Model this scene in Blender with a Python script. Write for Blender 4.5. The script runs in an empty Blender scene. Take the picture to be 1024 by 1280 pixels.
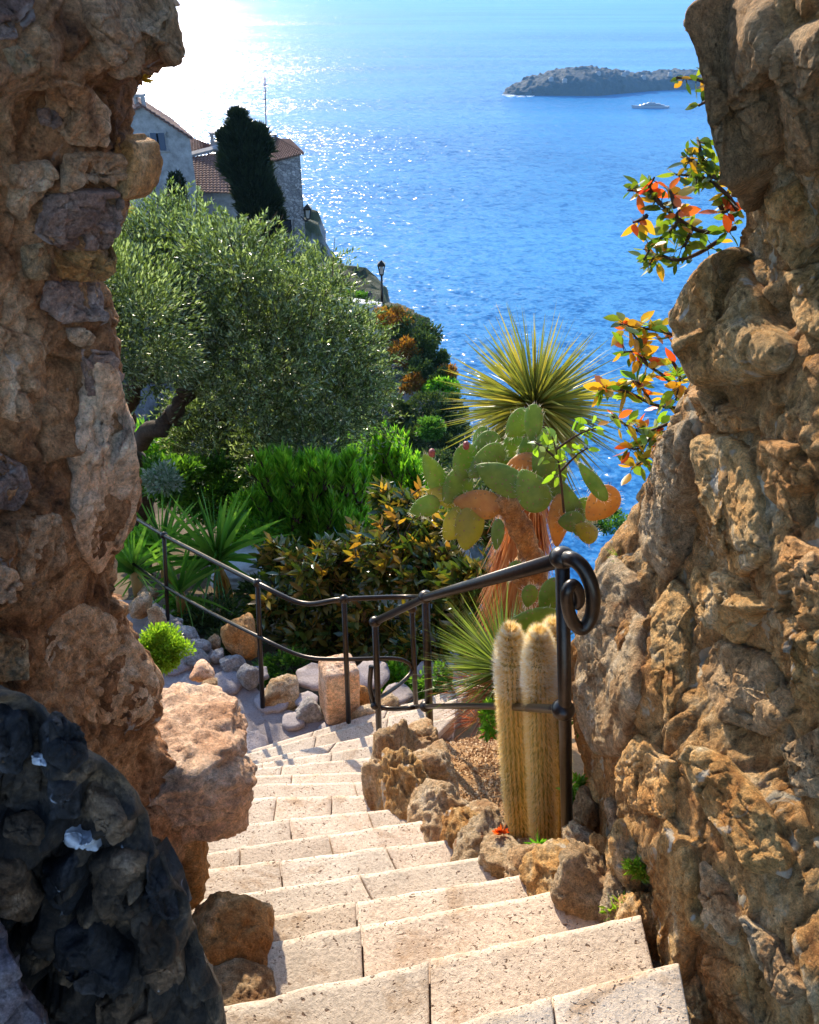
import bpy, math, random
import numpy as np
from mathutils import Vector, Matrix
from mathutils.bvhtree import BVHTree

# ------------------------------------------------------------------ camera, sky, sun
SC = bpy.context.scene
F, PITCH = 1026.0, math.radians(33)
CP, SP = math.cos(PITCH), math.sin(PITCH)
cam = bpy.data.cameras.new('camera'); camo = bpy.data.objects.new('camera', cam)
SC.collection.objects.link(camo); SC.camera = camo
cam.sensor_fit = 'HORIZONTAL'; cam.sensor_width = 36; cam.lens = 36 * F / 1024
cam.clip_start = 0.05; cam.clip_end = 200000
camo.rotation_euler = (math.radians(90) - PITCH, 0, 0)
cam.dof.use_dof = True; cam.dof.focus_distance = 2.3; cam.dof.aperture_fstop = 26
SUN_AZ, SUN_EL = math.radians(-17), math.radians(25)
w = bpy.data.worlds.new('World'); SC.world = w; w.use_nodes = True
nt = w.node_tree; bg = nt.nodes['Background']
sky = nt.nodes.new('ShaderNodeTexSky'); sky.sky_type = 'NISHITA'; sky.sun_disc = False
sky.sun_elevation = SUN_EL; sky.sun_rotation = SUN_AZ
sky.air_density = 1.0; sky.dust_density = 0.4; sky.ozone_density = 4.0
nt.links.new(sky.outputs[0], bg.inputs[0]); bg.inputs[1].default_value = 0.15
sl = bpy.data.lights.new('sun', 'SUN'); sl.energy = 3.2; sl.angle = math.radians(0.5); sl.color = (1.0, 0.87, 0.68)
slo = bpy.data.objects.new('sun', sl); SC.collection.objects.link(slo)
sd = Vector((math.sin(SUN_AZ) * math.cos(SUN_EL), math.cos(SUN_AZ) * math.cos(SUN_EL), math.sin(SUN_EL)))
slo.rotation_euler = sd.to_track_quat('Z', 'Y').to_euler()
SC.view_settings.view_transform = 'Standard'; SC.view_settings.look = 'None'
SC.view_settings.exposure = 1.56; SC.view_settings.gamma = 1
SC.cycles.max_bounces = 6; SC.cycles.transparent_max_bounces = 6; SC.cycles.volume_bounces = 0
SC.cycles.sample_clamp_indirect = 6

rng = np.random.default_rng(7); random.seed(7)

def P(px, py, Y):
    a = (px - 512) / F; b = (640 - py) / F
    d = np.array([a, CP + b * SP, -SP + b * CP]); return d * (Y / d[1])
def PZ(px, py, z):
    a = (px - 512) / F; b = (640 - py) / F
    d = np.array([a, CP + b * SP, -SP + b * CP]); return d * (z / d[2])
def depth(p): return p[1] * CP - p[2] * SP
def pxs(p): return 512 + F * p[0] / depth(p), 640 - F * (p[1] * SP + p[2] * CP) / depth(p)
def msz(px, p): return px / F * depth(p)           # pixels -> metres at p

# ------------------------------------------------------------------ noise
def _h(i, j, k, s):
    n = (i * 374761393 + j * 668265263 + k * 1274126177 + s * 974711) & 0xffffffff
    n = ((n ^ (n >> 13)) * 1274126177) & 0xffffffff
    return ((n ^ (n >> 16)) & 0xffff) / 65535.0
def vn(p, s=0):
    f = np.floor(p); t = p - f; t = t * t * (3 - 2 * t); f = f.astype(np.int64)
    i, j, k = f[..., 0], f[..., 1], f[..., 2]; x, y, z = t[..., 0], t[..., 1], t[..., 2]
    r = 0
    for a in (0, 1):
        for b in (0, 1):
            for c in (0, 1):
                r = r + _h(i + a, j + b, k + c, s) * (x if a else 1 - x) * (y if b else 1 - y) * (z if c else 1 - z)
    return r * 2 - 1
def fbm(p, o=4, s=0, g=0.5):
    r = 0; a = 1.0; q = np.asarray(p, float)
    for n in range(o):
        r = r + a * vn(q, s + n * 17); q = q * 2.03 + 3.1; a *= g
    return r
def ridge(p, o=3, s=0):
    r = 0; a = 1.0; q = np.asarray(p, float)
    for n in range(o):
        r = r + a * (1 - 2 * np.abs(vn(q, s + n * 17))); q = q * 2.1 + 1.7; a *= 0.5
    return r
def worley(p, s=0):
    f = np.floor(p).astype(np.int64); F1 = np.full(p.shape[:-1], 9.0); F2 = F1.copy(); ID = np.zeros(p.shape[:-1])
    for a in (-1, 0, 1):
        for b in (-1, 0, 1):
            for c in (-1, 0, 1):
                i, j, k = f[..., 0] + a, f[..., 1] + b, f[..., 2] + c
                q = np.stack([i + _h(i, j, k, s), j + _h(i, j, k, s + 1), k + _h(i, j, k, s + 2)], -1)
                d = np.linalg.norm(p - q, axis=-1); m = d < F1
                F2 = np.where(m, F1, np.minimum(F2, d)); ID = np.where(m, _h(i, j, k, s + 3), ID); F1 = np.where(m, d, F1)
    return F1, F2, ID
def facet(p, s=0, tilt=1.0):
    """broken-stone relief: every cell is a flat face with a tilt of its own, cracks between cells"""
    f = np.floor(p).astype(np.int64); F1 = np.full(p.shape[:-1], 9.0); F2 = F1.copy(); H = np.zeros(p.shape[:-1])
    for a in (-1, 0, 1):
        for b in (-1, 0, 1):
            for c in (-1, 0, 1):
                i, j, k = f[..., 0] + a, f[..., 1] + b, f[..., 2] + c
                q = np.stack([i + _h(i, j, k, s), j + _h(i, j, k, s + 1), k + _h(i, j, k, s + 2)], -1); dl = p - q
                d = np.linalg.norm(dl, axis=-1); m = d < F1
                v = np.stack([_h(i, j, k, s + 4) - .5, _h(i, j, k, s + 5) - .5, _h(i, j, k, s + 6) - .5], -1)
                hh = (_h(i, j, k, s + 3) - .5) * .6 + tilt * 1.6 * np.sum(dl * v, -1)
                F2 = np.where(m, F1, np.minimum(F2, d)); H = np.where(m, hh, H); F1 = np.where(m, d, F1)
    return H - 0.45 * (1 - sst(F2 - F1, 0.0, 0.09))
def sst(x, a, b):
    t = np.clip((x - a) / (b - a), 0, 1); return t * t * (3 - 2 * t)

# ------------------------------------------------------------------ materials
def M(name):
    m = bpy.data.materials.new(name); m.use_nodes = True; nt = m.node_tree
    return m, nt, nt.nodes, nt.links, nt.nodes['Principled BSDF']
def nd(nt, t, ins={}, **kw):
    n = nt.nodes.new(t)
    for k, v in kw.items(): setattr(n, k, v)
    for k, v in ins.items():
        if isinstance(v, bpy.types.NodeSocket): nt.links.new(v, n.inputs[k])
        else: n.inputs[k].default_value = v
    return n
def ramp(nt, fac, stops, interp='LINEAR'):
    r = nt.nodes.new('ShaderNodeValToRGB'); nt.links.new(fac, r.inputs[0]); cr = r.color_ramp; cr.interpolation = interp
    while len(cr.elements) < len(stops): cr.elements.new(0.5)
    for e, (p, c) in zip(cr.elements, stops):
        e.position = p; e.color = (c[0], c[1], c[2], 1) if not isinstance(c, (int, float)) else (c, c, c, 1)
    return r.outputs[0]
def mixc(nt, fac, a, b, mode='MIX'):
    n = nt.nodes.new('ShaderNodeMix'); n.data_type = 'RGBA'; n.blend_type = mode
    for i, v in ((0, fac), (6, a), (7, b)):
        if isinstance(v, bpy.types.NodeSocket): nt.links.new(v, n.inputs[i])
        else: n.inputs[i].default_value = v if i == 0 else (*v, 1)
    return n.outputs[2]

def rock_mat(name, cols, sc=9, pits=0.5, flecks=None, bump=1.0, strat=None, rough=0.85, bd=0.012):
    m, nt, N, L, B = M(name)
    pos = nd(nt, 'ShaderNodeNewGeometry').outputs['Position']
    if strat:
        mp = nd(nt, 'ShaderNodeMapping', {0: pos, 2: strat[0], 3: strat[1]}); vec = mp.outputs[0]
    else: vec = pos
    oi = nd(nt, 'ShaderNodeObjectInfo')
    n1 = nd(nt, 'ShaderNodeTexNoise', {'Vector': vec, 'Scale': sc, 'Detail': 6, 'Roughness': 0.65, 'Distortion': 0.6})
    n2 = nd(nt, 'ShaderNodeTexNoise', {'Vector': pos, 'Scale': sc * 8, 'Detail': 9, 'Roughness': 0.78})
    n3 = nd(nt, 'ShaderNodeTexNoise', {'Vector': vec, 'Scale': sc * 3, 'Detail': 5, 'Roughness': 0.7, 'Distortion': 1.2})
    k = len(cols); c = ramp(nt, n1.outputs[0], [(0.33 + 0.34 * i / (k - 1), cc) for i, cc in enumerate(cols)])
    det = ramp(nt, n2.outputs[0], [(0.32, 0.30), (0.45, 0.80), (0.55, 1.10), (0.70, 1.75)])
    c = mixc(nt, 1.0, c, det, 'MULTIPLY')
    n5 = nd(nt, 'ShaderNodeTexNoise', {'Vector': pos, 'Scale': sc * 30, 'Detail': 5, 'Roughness': 0.8})
    c = mixc(nt, 1.0, c, ramp(nt, n5.outputs[0], [(0.34, 0.50), (0.46, 0.92), (0.56, 1.06), (0.68, 1.45)]), 'MULTIPLY')
    ov = ramp(nt, oi.outputs['Random'], [(0, (0.86, 0.84, 0.82)), (0.5, (1, 1, 1)), (1, (1.12, 1.05, 1.0))])
    c = mixc(nt, 1.0, c, ov, 'MULTIPLY')
    v = nd(nt, 'ShaderNodeTexVoronoi', {'Vector': n2.outputs[1], 'Scale': 5.0}); 
    vv = nd(nt, 'ShaderNodeTexVoronoi', {'Vector': pos, 'Scale': sc * 10, 'Randomness': 1})
    pit = ramp(nt, vv.outputs[0], [(0.08, 1.0), (0.26, 0.0)])
    pm = nd(nt, 'ShaderNodeMath', {0: pit, 1: ramp(nt, n3.outputs[0], [(0.5, 0.0), (0.6, 1.0)])}, operation='MULTIPLY').outputs[0]
    pf = nd(nt, 'ShaderNodeMath', {0: pm, 1: pits}, operation='MULTIPLY').outputs[0]
    c = mixc(nt, pf, c, (0.05, 0.028, 0.014))
    if flecks:
        n4 = nd(nt, 'ShaderNodeTexNoise', {'Vector': pos, 'Scale': sc * 1.7, 'Detail': 3, 'Roughness': 0.5, 'Distortion': 0.8})
        c = mixc(nt, ramp(nt, n4.outputs[0], [(flecks[0], 0.0), (flecks[0] + 0.05, 0.9)]), c, flecks[1])
    L.new(c, B.inputs['Base Color']); B.inputs['Roughness'].default_value = rough; B.inputs['Specular IOR Level'].default_value = 0.25
    h = nd(nt, 'ShaderNodeMath', {0: n3.outputs[0], 1: 2.0}, operation='MULTIPLY').outputs[0]
    h = nd(nt, 'ShaderNodeMath', {0: n2.outputs[0], 1: 2.2, 2: h}, operation='MULTIPLY_ADD').outputs[0]
    h = nd(nt, 'ShaderNodeMath', {0: n5.outputs[0], 1: 0.75, 2: h}, operation='MULTIPLY_ADD').outputs[0]
    h = nd(nt, 'ShaderNodeMath', {0: pm, 1: -0.7 * pits, 2: h}, operation='MULTIPLY_ADD').outputs[0]
    b = nd(nt, 'ShaderNodeBump', {'Strength': 0.9 * bump, 'Distance': bd, 'Height': h})
    L.new(b.outputs[0], B.inputs['Normal'])
    return m

def leaf_mat(name, cols, trans=0.45, rough=0.4, spec=0.4, transcol=None):
    """cols picked by the per-leaf 'tint' attribute (or per-object random)."""
    m, nt, N, L, B = M(name)
    at = nd(nt, 'ShaderNodeAttribute', attribute_name='tint')
    oi = nd(nt, 'ShaderNodeObjectInfo')
    f = nd(nt, 'ShaderNodeMath', {0: at.outputs['Fac'], 1: oi.outputs['Random']}, operation='ADD').outputs[0]
    f = nd(nt, 'ShaderNodeMath', {0: f, 1: 1.0}, operation='FRACT').outputs[0]
    k = len(cols); c = ramp(nt, f, [(i / max(1, k - 1) * 0.98, cc) for i, cc in enumerate(cols)])
    L.new(c, B.inputs['Base Color']); B.inputs['Roughness'].default_value = rough; B.inputs['Specular IOR Level'].default_value = spec
    tc = mixc(nt, 1.0, c, transcol or (1.5, 1.6, 0.6), 'MULTIPLY')
    t = nd(nt, 'ShaderNodeBsdfTranslucent', {0: tc})
    mx = nd(nt, 'ShaderNodeMixShader', {0: trans, 1: B.outputs[0], 2: t.outputs[0]})
    L.new(mx.outputs[0], N['Material Output'].inputs[0]); return m
def plain(name, col, rough=0.6, metal=0, spec=0.5, nscale=0, namp=0.3, bump=0):
    m, nt, N, L, B = M(name)
    B.inputs['Base Color'].default_value = (*col, 1); B.inputs['Roughness'].default_value = rough
    B.inputs['Metallic'].default_value = metal; B.inputs['Specular IOR Level'].default_value = spec
    if nscale:
        pos = nd(nt, 'ShaderNodeNewGeometry').outputs['Position']
        n = nd(nt, 'ShaderNodeTexNoise', {'Vector': pos, 'Scale': nscale, 'Detail': 6, 'Roughness': 0.7})
        c = ramp(nt, n.outputs[0], [(0.3, tuple(x * (1 - namp) for x in col)), (0.7, tuple(x * (1 + namp) for x in col))])
        L.new(c, B.inputs['Base Color'])
        if bump:
            b = nd(nt, 'ShaderNodeBump', {'Strength': 0.6, 'Distance': bump, 'Height': n.outputs[0]}); L.new(b.outputs[0], B.inputs['Normal'])
    return m

MT = {}
MT['rockL'] = rock_mat('rock_left', [(0.26, 0.12, 0.055), (0.60, 0.32, 0.16), (0.78, 0.49, 0.29), (0.84, 0.63, 0.45)], 9, 0.7, (0.72, (0.55, 0.50, 0.47)))
MT['mortarL'] = rock_mat('mortar_left', [(0.11, 0.045, 0.018), (0.38, 0.17, 0.07), (0.62, 0.33, 0.16), (0.76, 0.50, 0.30)], 8, 0.9, (0.66, (0.5, 0.45, 0.42)), 1.1)
MT['peach'] = rock_mat('rock_peach', [(0.68, 0.36, 0.19), (0.84, 0.53, 0.33), (0.86, 0.64, 0.46)], 6, 0.5, None, 0.9)
MT['purple'] = rock_mat('rock_purple', [(0.18, 0.10, 0.075), (0.38, 0.25, 0.20), (0.56, 0.41, 0.34)], 9, 0.5, (0.66, (0.56, 0.46, 0.42)))
MT['amber'] = rock_mat('rock_amber', [(0.46, 0.19, 0.05), (0.66, 0.33, 0.11), (0.76, 0.48, 0.24)], 8, 0.6, None)
ST = ((0, 0.6, 0.35), (2.2, 1.0, 0.7))
MT['rockR'] = rock_mat('rock_right', [(0.52, 0.23, 0.06), (0.72, 0.39, 0.13), (0.80, 0.51, 0.22), (0.82, 0.64, 0.40)], 8, 0.7, (0.64, (0.70, 0.62, 0.50)), 1.1, ST)
MT['mortarR'] = rock_mat('mortar_right', [(0.42, 0.18, 0.055), (0.62, 0.32, 0.11), (0.72, 0.43, 0.18), (0.78, 0.58, 0.34)], 9, 0.9, (0.63, (0.72, 0.60, 0.42)), 1.1, ST)
MT['brownR'] = rock_mat('rock_brown', [(0.46, 0.25, 0.10), (0.66, 0.41, 0.20), (0.76, 0.53, 0.30)], 9, 0.8, None, 1.2)
MT['palestone'] = rock_mat('rock_pale', [(0.42, 0.21, 0.085), (0.64, 0.41, 0.21), (0.76, 0.56, 0.34), (0.80, 0.66, 0.48)], 9, 0.7, (0.70, (0.48, 0.20, 0.08)), 1.2)
MT['greystone'] = rock_mat('rock_grey', [(0.20, 0.19, 0.19), (0.36, 0.34, 0.33), (0.50, 0.48, 0.46)], 6, 0.4, None)
MT['dark'] = rock_mat('rock_dark', [(0.008, 0.007, 0.007), (0.022, 0.017, 0.015), (0.07, 0.048, 0.032), (0.24, 0.15, 0.085)], 13, 0.8, (0.71, (0.40, 0.41, 0.46)), 0.5, None, 0.6)
MT['cliff'] = rock_mat('rock_cliff', [(0.16, 0.16, 0.18), (0.30, 0.29, 0.30), (0.46, 0.44, 0.42)], 0.35, 0.3, None, 1.0, None, 0.9, 0.4)
MT['soil'] = plain('garden_soil', (0.09, 0.065, 0.04), 0.95, 0, 0.1, 9, 0.5, 0.02)
MT['hill'] = plain('hill_ground', (0.07, 0.075, 0.035), 0.95, 0, 0.1, 0.6, 0.5, 0.2)
MT['iron'] = plain('iron', (0.035, 0.027, 0.022), 0.32, 0.7, 0.6, 60, 0.35, 0.001)
MT['grav'] = leaf_mat('gravel_chips', [(0.30, 0.16, 0.07), (0.50, 0.33, 0.18), (0.60, 0.45, 0.28), (0.36, 0.20, 0.10)], 0.0, 0.9, 0.1)
MT['bark'] = plain('bark', (0.07, 0.05, 0.035), 0.9, 0, 0.2, 25, 0.5, 0.01)
MT['twig'] = plain('twig_bark', (0.055, 0.035, 0.022), 0.8, 0, 0.2, 60, 0.4)
MT['olive'] = leaf_mat('olive_leaf', [(0.03, 0.05, 0.014), (0.075, 0.10, 0.027), (0.135, 0.165, 0.05), (0.40, 0.43, 0.30)], 0.40, 0.32, 0.7, (1.25, 1.5, 0.6))
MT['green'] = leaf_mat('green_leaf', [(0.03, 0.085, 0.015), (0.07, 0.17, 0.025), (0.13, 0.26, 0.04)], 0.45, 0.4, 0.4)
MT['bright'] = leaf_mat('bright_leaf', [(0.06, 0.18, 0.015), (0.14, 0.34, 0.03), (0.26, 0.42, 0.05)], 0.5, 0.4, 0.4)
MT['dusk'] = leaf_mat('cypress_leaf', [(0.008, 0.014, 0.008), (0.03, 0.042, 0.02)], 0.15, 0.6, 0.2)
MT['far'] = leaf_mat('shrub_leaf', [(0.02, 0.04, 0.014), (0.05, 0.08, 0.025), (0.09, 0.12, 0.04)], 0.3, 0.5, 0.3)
MT['rust'] = leaf_mat('rust_leaf', [(0.22, 0.07, 0.02), (0.36, 0.15, 0.03), (0.20, 0.14, 0.03)], 0.4, 0.5, 0.3)
MT['magn'] = leaf_mat('glossy_leaf', [(0.03, 0.05, 0.012), (0.05, 0.09, 0.02), (0.08, 0.13, 0.025), (0.16, 0.11, 0.03), (0.14, 0.16, 0.04)], 0.3, 0.22, 0.7, (1.5, 1.4, 0.4))
MT['magny'] = leaf_mat('young_leaf', [(0.30, 0.27, 0.04), (0.36, 0.24, 0.05), (0.24, 0.13, 0.04)], 0.5, 0.3, 0.5, (1.5, 1.3, 0.4))
MT['sword'] = leaf_mat('sword_leaf', [(0.035, 0.12, 0.02), (0.09, 0.22, 0.035), (0.16, 0.30, 0.06)], 0.4, 0.35, 0.5)
MT['dry'] = leaf_mat('dry_leaf', [(0.40, 0.25, 0.06), (0.34, 0.17, 0.05), (0.45, 0.33, 0.12)], 0.35, 0.6, 0.2, (1.3, 1.1, 0.6))
MT['rost'] = leaf_mat('spiky_leaf', [(0.12, 0.17, 0.06), (0.22, 0.24, 0.07), (0.34, 0.31, 0.09)], 0.4, 0.35, 0.5, (1.4, 1.3, 0.4))
MT['skirt'] = leaf_mat('dead_leaf_skirt', [(0.46, 0.17, 0.06), (0.58, 0.26, 0.09), (0.62, 0.36, 0.16)], 0.3, 0.7, 0.2, (1.3, 0.9, 0.6))
MT['grass'] = leaf_mat('spiky_grass', [(0.06, 0.10, 0.025), (0.13, 0.18, 0.05), (0.20, 0.24, 0.08)], 0.4, 0.4, 0.4)
MT['redgrass'] = leaf_mat('red_dry_blades', [(0.22, 0.05, 0.03), (0.34, 0.14, 0.07), (0.40, 0.27, 0.15)], 0.35, 0.5, 0.3, (1.3, 0.9, 0.6))
MT['vgreen'] = leaf_mat('vine_green_leaf', [(0.04, 0.09, 0.015), (0.10, 0.16, 0.02), (0.20, 0.24, 0.03)], 0.5, 0.3, 0.5)
MT['vyel'] = leaf_mat('vine_yellow_leaf', [(0.42, 0.30, 0.03), (0.52, 0.28, 0.04), (0.40, 0.36, 0.05)], 0.5, 0.35, 0.4, (1.4, 1.2, 0.4))
MT['vred'] = leaf_mat('vine_red_leaf', [(0.58, 0.10, 0.02), (0.60, 0.20, 0.04), (0.45, 0.06, 0.02)], 0.5, 0.35, 0.4, (1.4, 0.9, 0.5))
MT['lime'] = leaf_mat('lime_leaf', [(0.16, 0.30, 0.03), (0.26, 0.36, 0.04)], 0.5, 0.35, 0.4)
MT['white'] = leaf_mat('pale_blossom', [(0.5, 0.52, 0.45), (0.10, 0.2, 0.08), (0.35, 0.42, 0.30)], 0.4, 0.5, 0.3, (1, 1, 1))
MT['hair'] = leaf_mat('cactus_hair', [(0.74, 0.52, 0.16), (0.86, 0.68, 0.30), (0.94, 0.84, 0.56)], 0.45, 0.5, 0.3, (1.1, 1.0, 0.8))
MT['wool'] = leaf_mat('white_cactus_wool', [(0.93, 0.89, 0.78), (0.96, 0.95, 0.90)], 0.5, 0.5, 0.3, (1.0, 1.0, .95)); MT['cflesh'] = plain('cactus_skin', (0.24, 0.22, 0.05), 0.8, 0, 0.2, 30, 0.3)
MT['corky'] = rock_mat('corky_trunk', [(0.30, 0.13, 0.05), (0.48, 0.24, 0.09), (0.58, 0.34, 0.15)], 12, 0.8, None, 0.8); MT['spine'] = plain('spine', (0.85, 0.74, 0.50), 0.6)
MT['fruit'] = plain('red_fruit', (0.26, 0.06, 0.05), 0.5, 0, 0.4, 60, 0.3)
MT['slate'] = plain('dark_slit', (0.03, 0.035, 0.05), 0.5)

# paving: travertine with pits
def paving(name, base, pit=1.0):
    m, nt, N, L, B = M(name)
    pos = nd(nt, 'ShaderNodeNewGeometry').outputs['Position']; oi = nd(nt, 'ShaderNodeObjectInfo')
    n1 = nd(nt, 'ShaderNodeTexNoise', {'Vector': pos, 'Scale': 7, 'Detail': 6, 'Roughness': 0.7})
    n2 = nd(nt, 'ShaderNodeTexNoise', {'Vector': pos, 'Scale': 130, 'Detail': 6, 'Roughness': 0.75})
    wv = nd(nt, 'ShaderNodeTexNoise', {'Vector': pos, 'Scale': 60, 'Detail': 3})
    warp = nd(nt, 'ShaderNodeVectorMath', {0: pos, 1: nd(nt, 'ShaderNodeVectorMath', {0: wv.outputs[1], 3: 0.034}, operation='SCALE').outputs[0]}, operation='ADD').outputs[0]
    vo = nd(nt, 'ShaderNodeTexVoronoi', {'Vector': warp, 'Scale': 40})
    vs = nd(nt, 'ShaderNodeTexVoronoi', {'Vector': warp, 'Scale': 95})
    gate = ramp(nt, vo.outputs['Color'], [(0.25, 0.0), (0.30, 1.0)])
    p1 = nd(nt, 'ShaderNodeMath', {0: ramp(nt, vo.outputs[0], [(0.09, 1.0), (0.19, 0.0)]), 1: gate}, operation='MULTIPLY').outputs[0]
    p2 = nd(nt, 'ShaderNodeMath', {0: ramp(nt, vs.outputs[0], [(0.10, 1.0), (0.26, 0.0)]), 1: ramp(nt, n1.outputs[0], [(0.36, 0.0), (0.55, 1.0)])}, operation='MULTIPLY').outputs[0]
    p = nd(nt, 'ShaderNodeMath', {0: p1, 1: p2}, operation='MAXIMUM').outputs[0]
    c = ramp(nt, n1.outputs[0], [(0.3, tuple(x * 0.78 for x in base)), (0.55, base), (0.75, (base[0] * 1.08, base[1] * 1.1, base[2] * 1.15))])
    c = mixc(nt, 1.0, c, ramp(nt, n2.outputs[0], [(0.3, 0.6), (0.55, 1.0), (0.7, 1.1)]), 'MULTIPLY')
    c = mixc(nt, 1.0, c, ramp(nt, oi.outputs['Random'], [(0, (0.84, 0.80, 0.76)), (0.5, (1, 1, 1)), (1, (1.08, 1.02, 0.98))]), 'MULTIPLY')
    stn = nd(nt, 'ShaderNodeTexNoise', {'Vector': pos, 'Scale': 3.1, 'Detail': 8, 'Roughness': 0.75, 'Distortion': 1.0})
    c = mixc(nt, 1.0, c, ramp(nt, stn.outputs[0], [(0.36, (0.70, 0.60, 0.50)), (0.47, (1, 1, 1)), (0.56, (1, 1, 1)), (0.66, (0.84, 0.80, 0.76))]), 'MULTIPLY')
    c = mixc(nt, nd(nt, 'ShaderNodeMath', {0: p, 1: 0.85 * pit}, operation='MULTIPLY').outputs[0], c, (0.10, 0.045, 0.02))
    L.new(c, B.inputs['Base Color']); B.inputs['Roughness'].default_value = 0.75; B.inputs['Specular IOR Level'].default_value = 0.3
    h = nd(nt, 'ShaderNodeMath', {0: p, 1: -1.0, 2: n2.outputs[0]}, operation='MULTIPLY_ADD').outputs[0]
    h = nd(nt, 'ShaderNodeMath', {0: wv.outputs[0], 1: 0.8, 2: h}, operation='MULTIPLY_ADD').outputs[0]
    b = nd(nt, 'ShaderNodeBump', {'Strength': 0.75, 'Distance': 0.004, 'Height': h}); L.new(b.outputs[0], B.inputs['Normal'])
    return m
MT['pave'] = paving('travertine', (0.64, 0.53, 0.41))
MT['pathstone'] = paving('path_stone', (0.33, 0.29, 0.29), 0.6)

# ------------------------------------------------------------------ mesh helpers
COL = SC.collection
def mesh(name, V, Fc, mat=None, smooth=True, tint=None):
    me = bpy.data.meshes.new(name); V = np.asarray(V, np.float32).reshape(-1, 3); me.vertices.add(len(V)); me.vertices.foreach_set('co', V.ravel())
    if isinstance(Fc, np.ndarray):
        n, k = Fc.shape; me.loops.add(n * k); me.loops.foreach_set('vertex_index', Fc.astype(np.int32).ravel())
        me.polygons.add(n); me.polygons.foreach_set('loop_start', np.arange(n, dtype=np.int32) * k); me.polygons.foreach_set('loop_total', np.full(n, k, np.int32))
    else:
        ls = np.array([len(f) for f in Fc], np.int32); idx = np.array([i for f in Fc for i in f], np.int32)
        me.loops.add(len(idx)); me.loops.foreach_set('vertex_index', idx); me.polygons.add(len(ls))
        me.polygons.foreach_set('loop_start', np.concatenate([[0], np.cumsum(ls)[:-1]]).astype(np.int32)); me.polygons.foreach_set('loop_total', ls)
    if tint is not None:
        a = me.attributes.new('tint', 'FLOAT', 'POINT'); a.data.foreach_set('value', np.asarray(tint, np.float32))
    me.update(calc_edges=True); me.polygons.foreach_set('use_smooth', np.full(len(me.polygons), smooth))
    if mat is not None: me.materials.append(MT[mat] if isinstance(mat, str) else mat)
    return me
def setp(o, **kw):
    for k, v in kw.items():
        if v is not None: o[k] = v
    return o
def root(name, loc, label, category, group=None):
    o = bpy.data.objects.new(name, None); COL.objects.link(o); o.location = [float(v) for v in loc]; o.empty_display_size = 0.05
    return setp(o, label=label, category=category, group=group)
def part(name, me, par, mtx=None, **kw):
    o = bpy.data.objects.new(name, me); COL.objects.link(o); b = Vector((0, 0, 0)); q = par
    if par is not None:
        o.parent = par
        while q is not None: b += q.location if q.type == 'EMPTY' else Vector((0, 0, 0)); q = q.parent if q.type != 'EMPTY' else None
        # meshes are written in world metres: undo the root's place
        o.matrix_basis = (Matrix.Translation(-b) if par.type == 'EMPTY' else Matrix.Identity(4)) @ (mtx or Matrix.Identity(4))
    elif mtx is not None: o.matrix_basis = mtx
    return setp(o, **kw)
def top(name, me, label=None, category=None, group=None, kind=None, mtx=None):
    """a one-mesh thing; origin moved to the mesh's base"""
    co = np.empty(len(me.vertices) * 3, np.float32); me.vertices.foreach_get('co', co); co = co.reshape(-1, 3)
    b = np.array([(co[:, 0].min() + co[:, 0].max()) / 2, (co[:, 1].min() + co[:, 1].max()) / 2, co[:, 2].min()], np.float32)
    o = bpy.data.objects.new(name, me); COL.objects.link(o)
    if mtx is None and kind != 'structure':
        me.vertices.foreach_set('co', (co - b).ravel()); o.location = [float(v) for v in b]; me.update()
    elif mtx is not None: o.matrix_basis = mtx
    return setp(o, label=label, category=category, group=group, kind=kind)
def joinm(L):
    V = []; Fq = []; n = 0; T = []
    for v, f in L:
        V.append(np.asarray(v, float).reshape(-1, 3)); Fq += [[i + n for i in q] for q in (f.tolist() if isinstance(f, np.ndarray) else f)]; n += len(V[-1])
    return np.concatenate(V), Fq
def grid_faces(nu, nv, wrap=False):
    i = np.arange(nv - 1)[:, None]; j = np.arange(nu if wrap else nu - 1)[None, :]; j2 = (j + 1) % nu
    return np.stack([i * nu + j, i * nu + j2, (i + 1) * nu + j2, (i + 1) * nu + j], -1).reshape(-1, 4)
def grid_normals(G):
    du = np.gradient(G, axis=1); dv = np.gradient(G, axis=0); n = np.cross(du, dv); return n / (np.linalg.norm(n, axis=-1, keepdims=True) + 1e-12)
def box(c, s, R=None):
    v = np.array([[x, y, z] for z in (-.5, .5) for y in (-.5, .5) for x in (-.5, .5)]) * np.array(s)
    if R is not None: v = v @ np.array(R.to_3x3()).T
    return v + np.array(c), [[0, 2, 3, 1], [4, 5, 7, 6], [0, 1, 5, 4], [2, 6, 7, 3], [0, 4, 6, 2], [1, 3, 7, 5]]
def tube(pts, rad, n=10, caps=True):
    pts = np.asarray(pts, float); k = len(pts); r = np.broadcast_to(rad, (k,)) if np.ndim(rad) else np.full(k, rad)
    T = np.gradient(pts, axis=0); T /= np.linalg.norm(T, axis=1, keepdims=True) + 1e-12
    a = np.array([0, 0, 1.0]) if abs(T[0][2]) < 0.9 else np.array([1.0, 0, 0]); V = []
    for i in range(k):
        u = a - T[i] * a.dot(T[i]); u /= np.linalg.norm(u) + 1e-12; v = np.cross(T[i], u); a = u
        th = np.arange(n) / n * 2 * math.pi; V.append(pts[i] + r[i] * (np.cos(th)[:, None] * u + np.sin(th)[:, None] * v))
    V = np.concatenate(V); Fq = grid_faces(n, k, True).tolist()
    if caps: Fq += [list(range(n))[::-1], list(range((k - 1) * n, k * n))]
    return V, Fq
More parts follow.
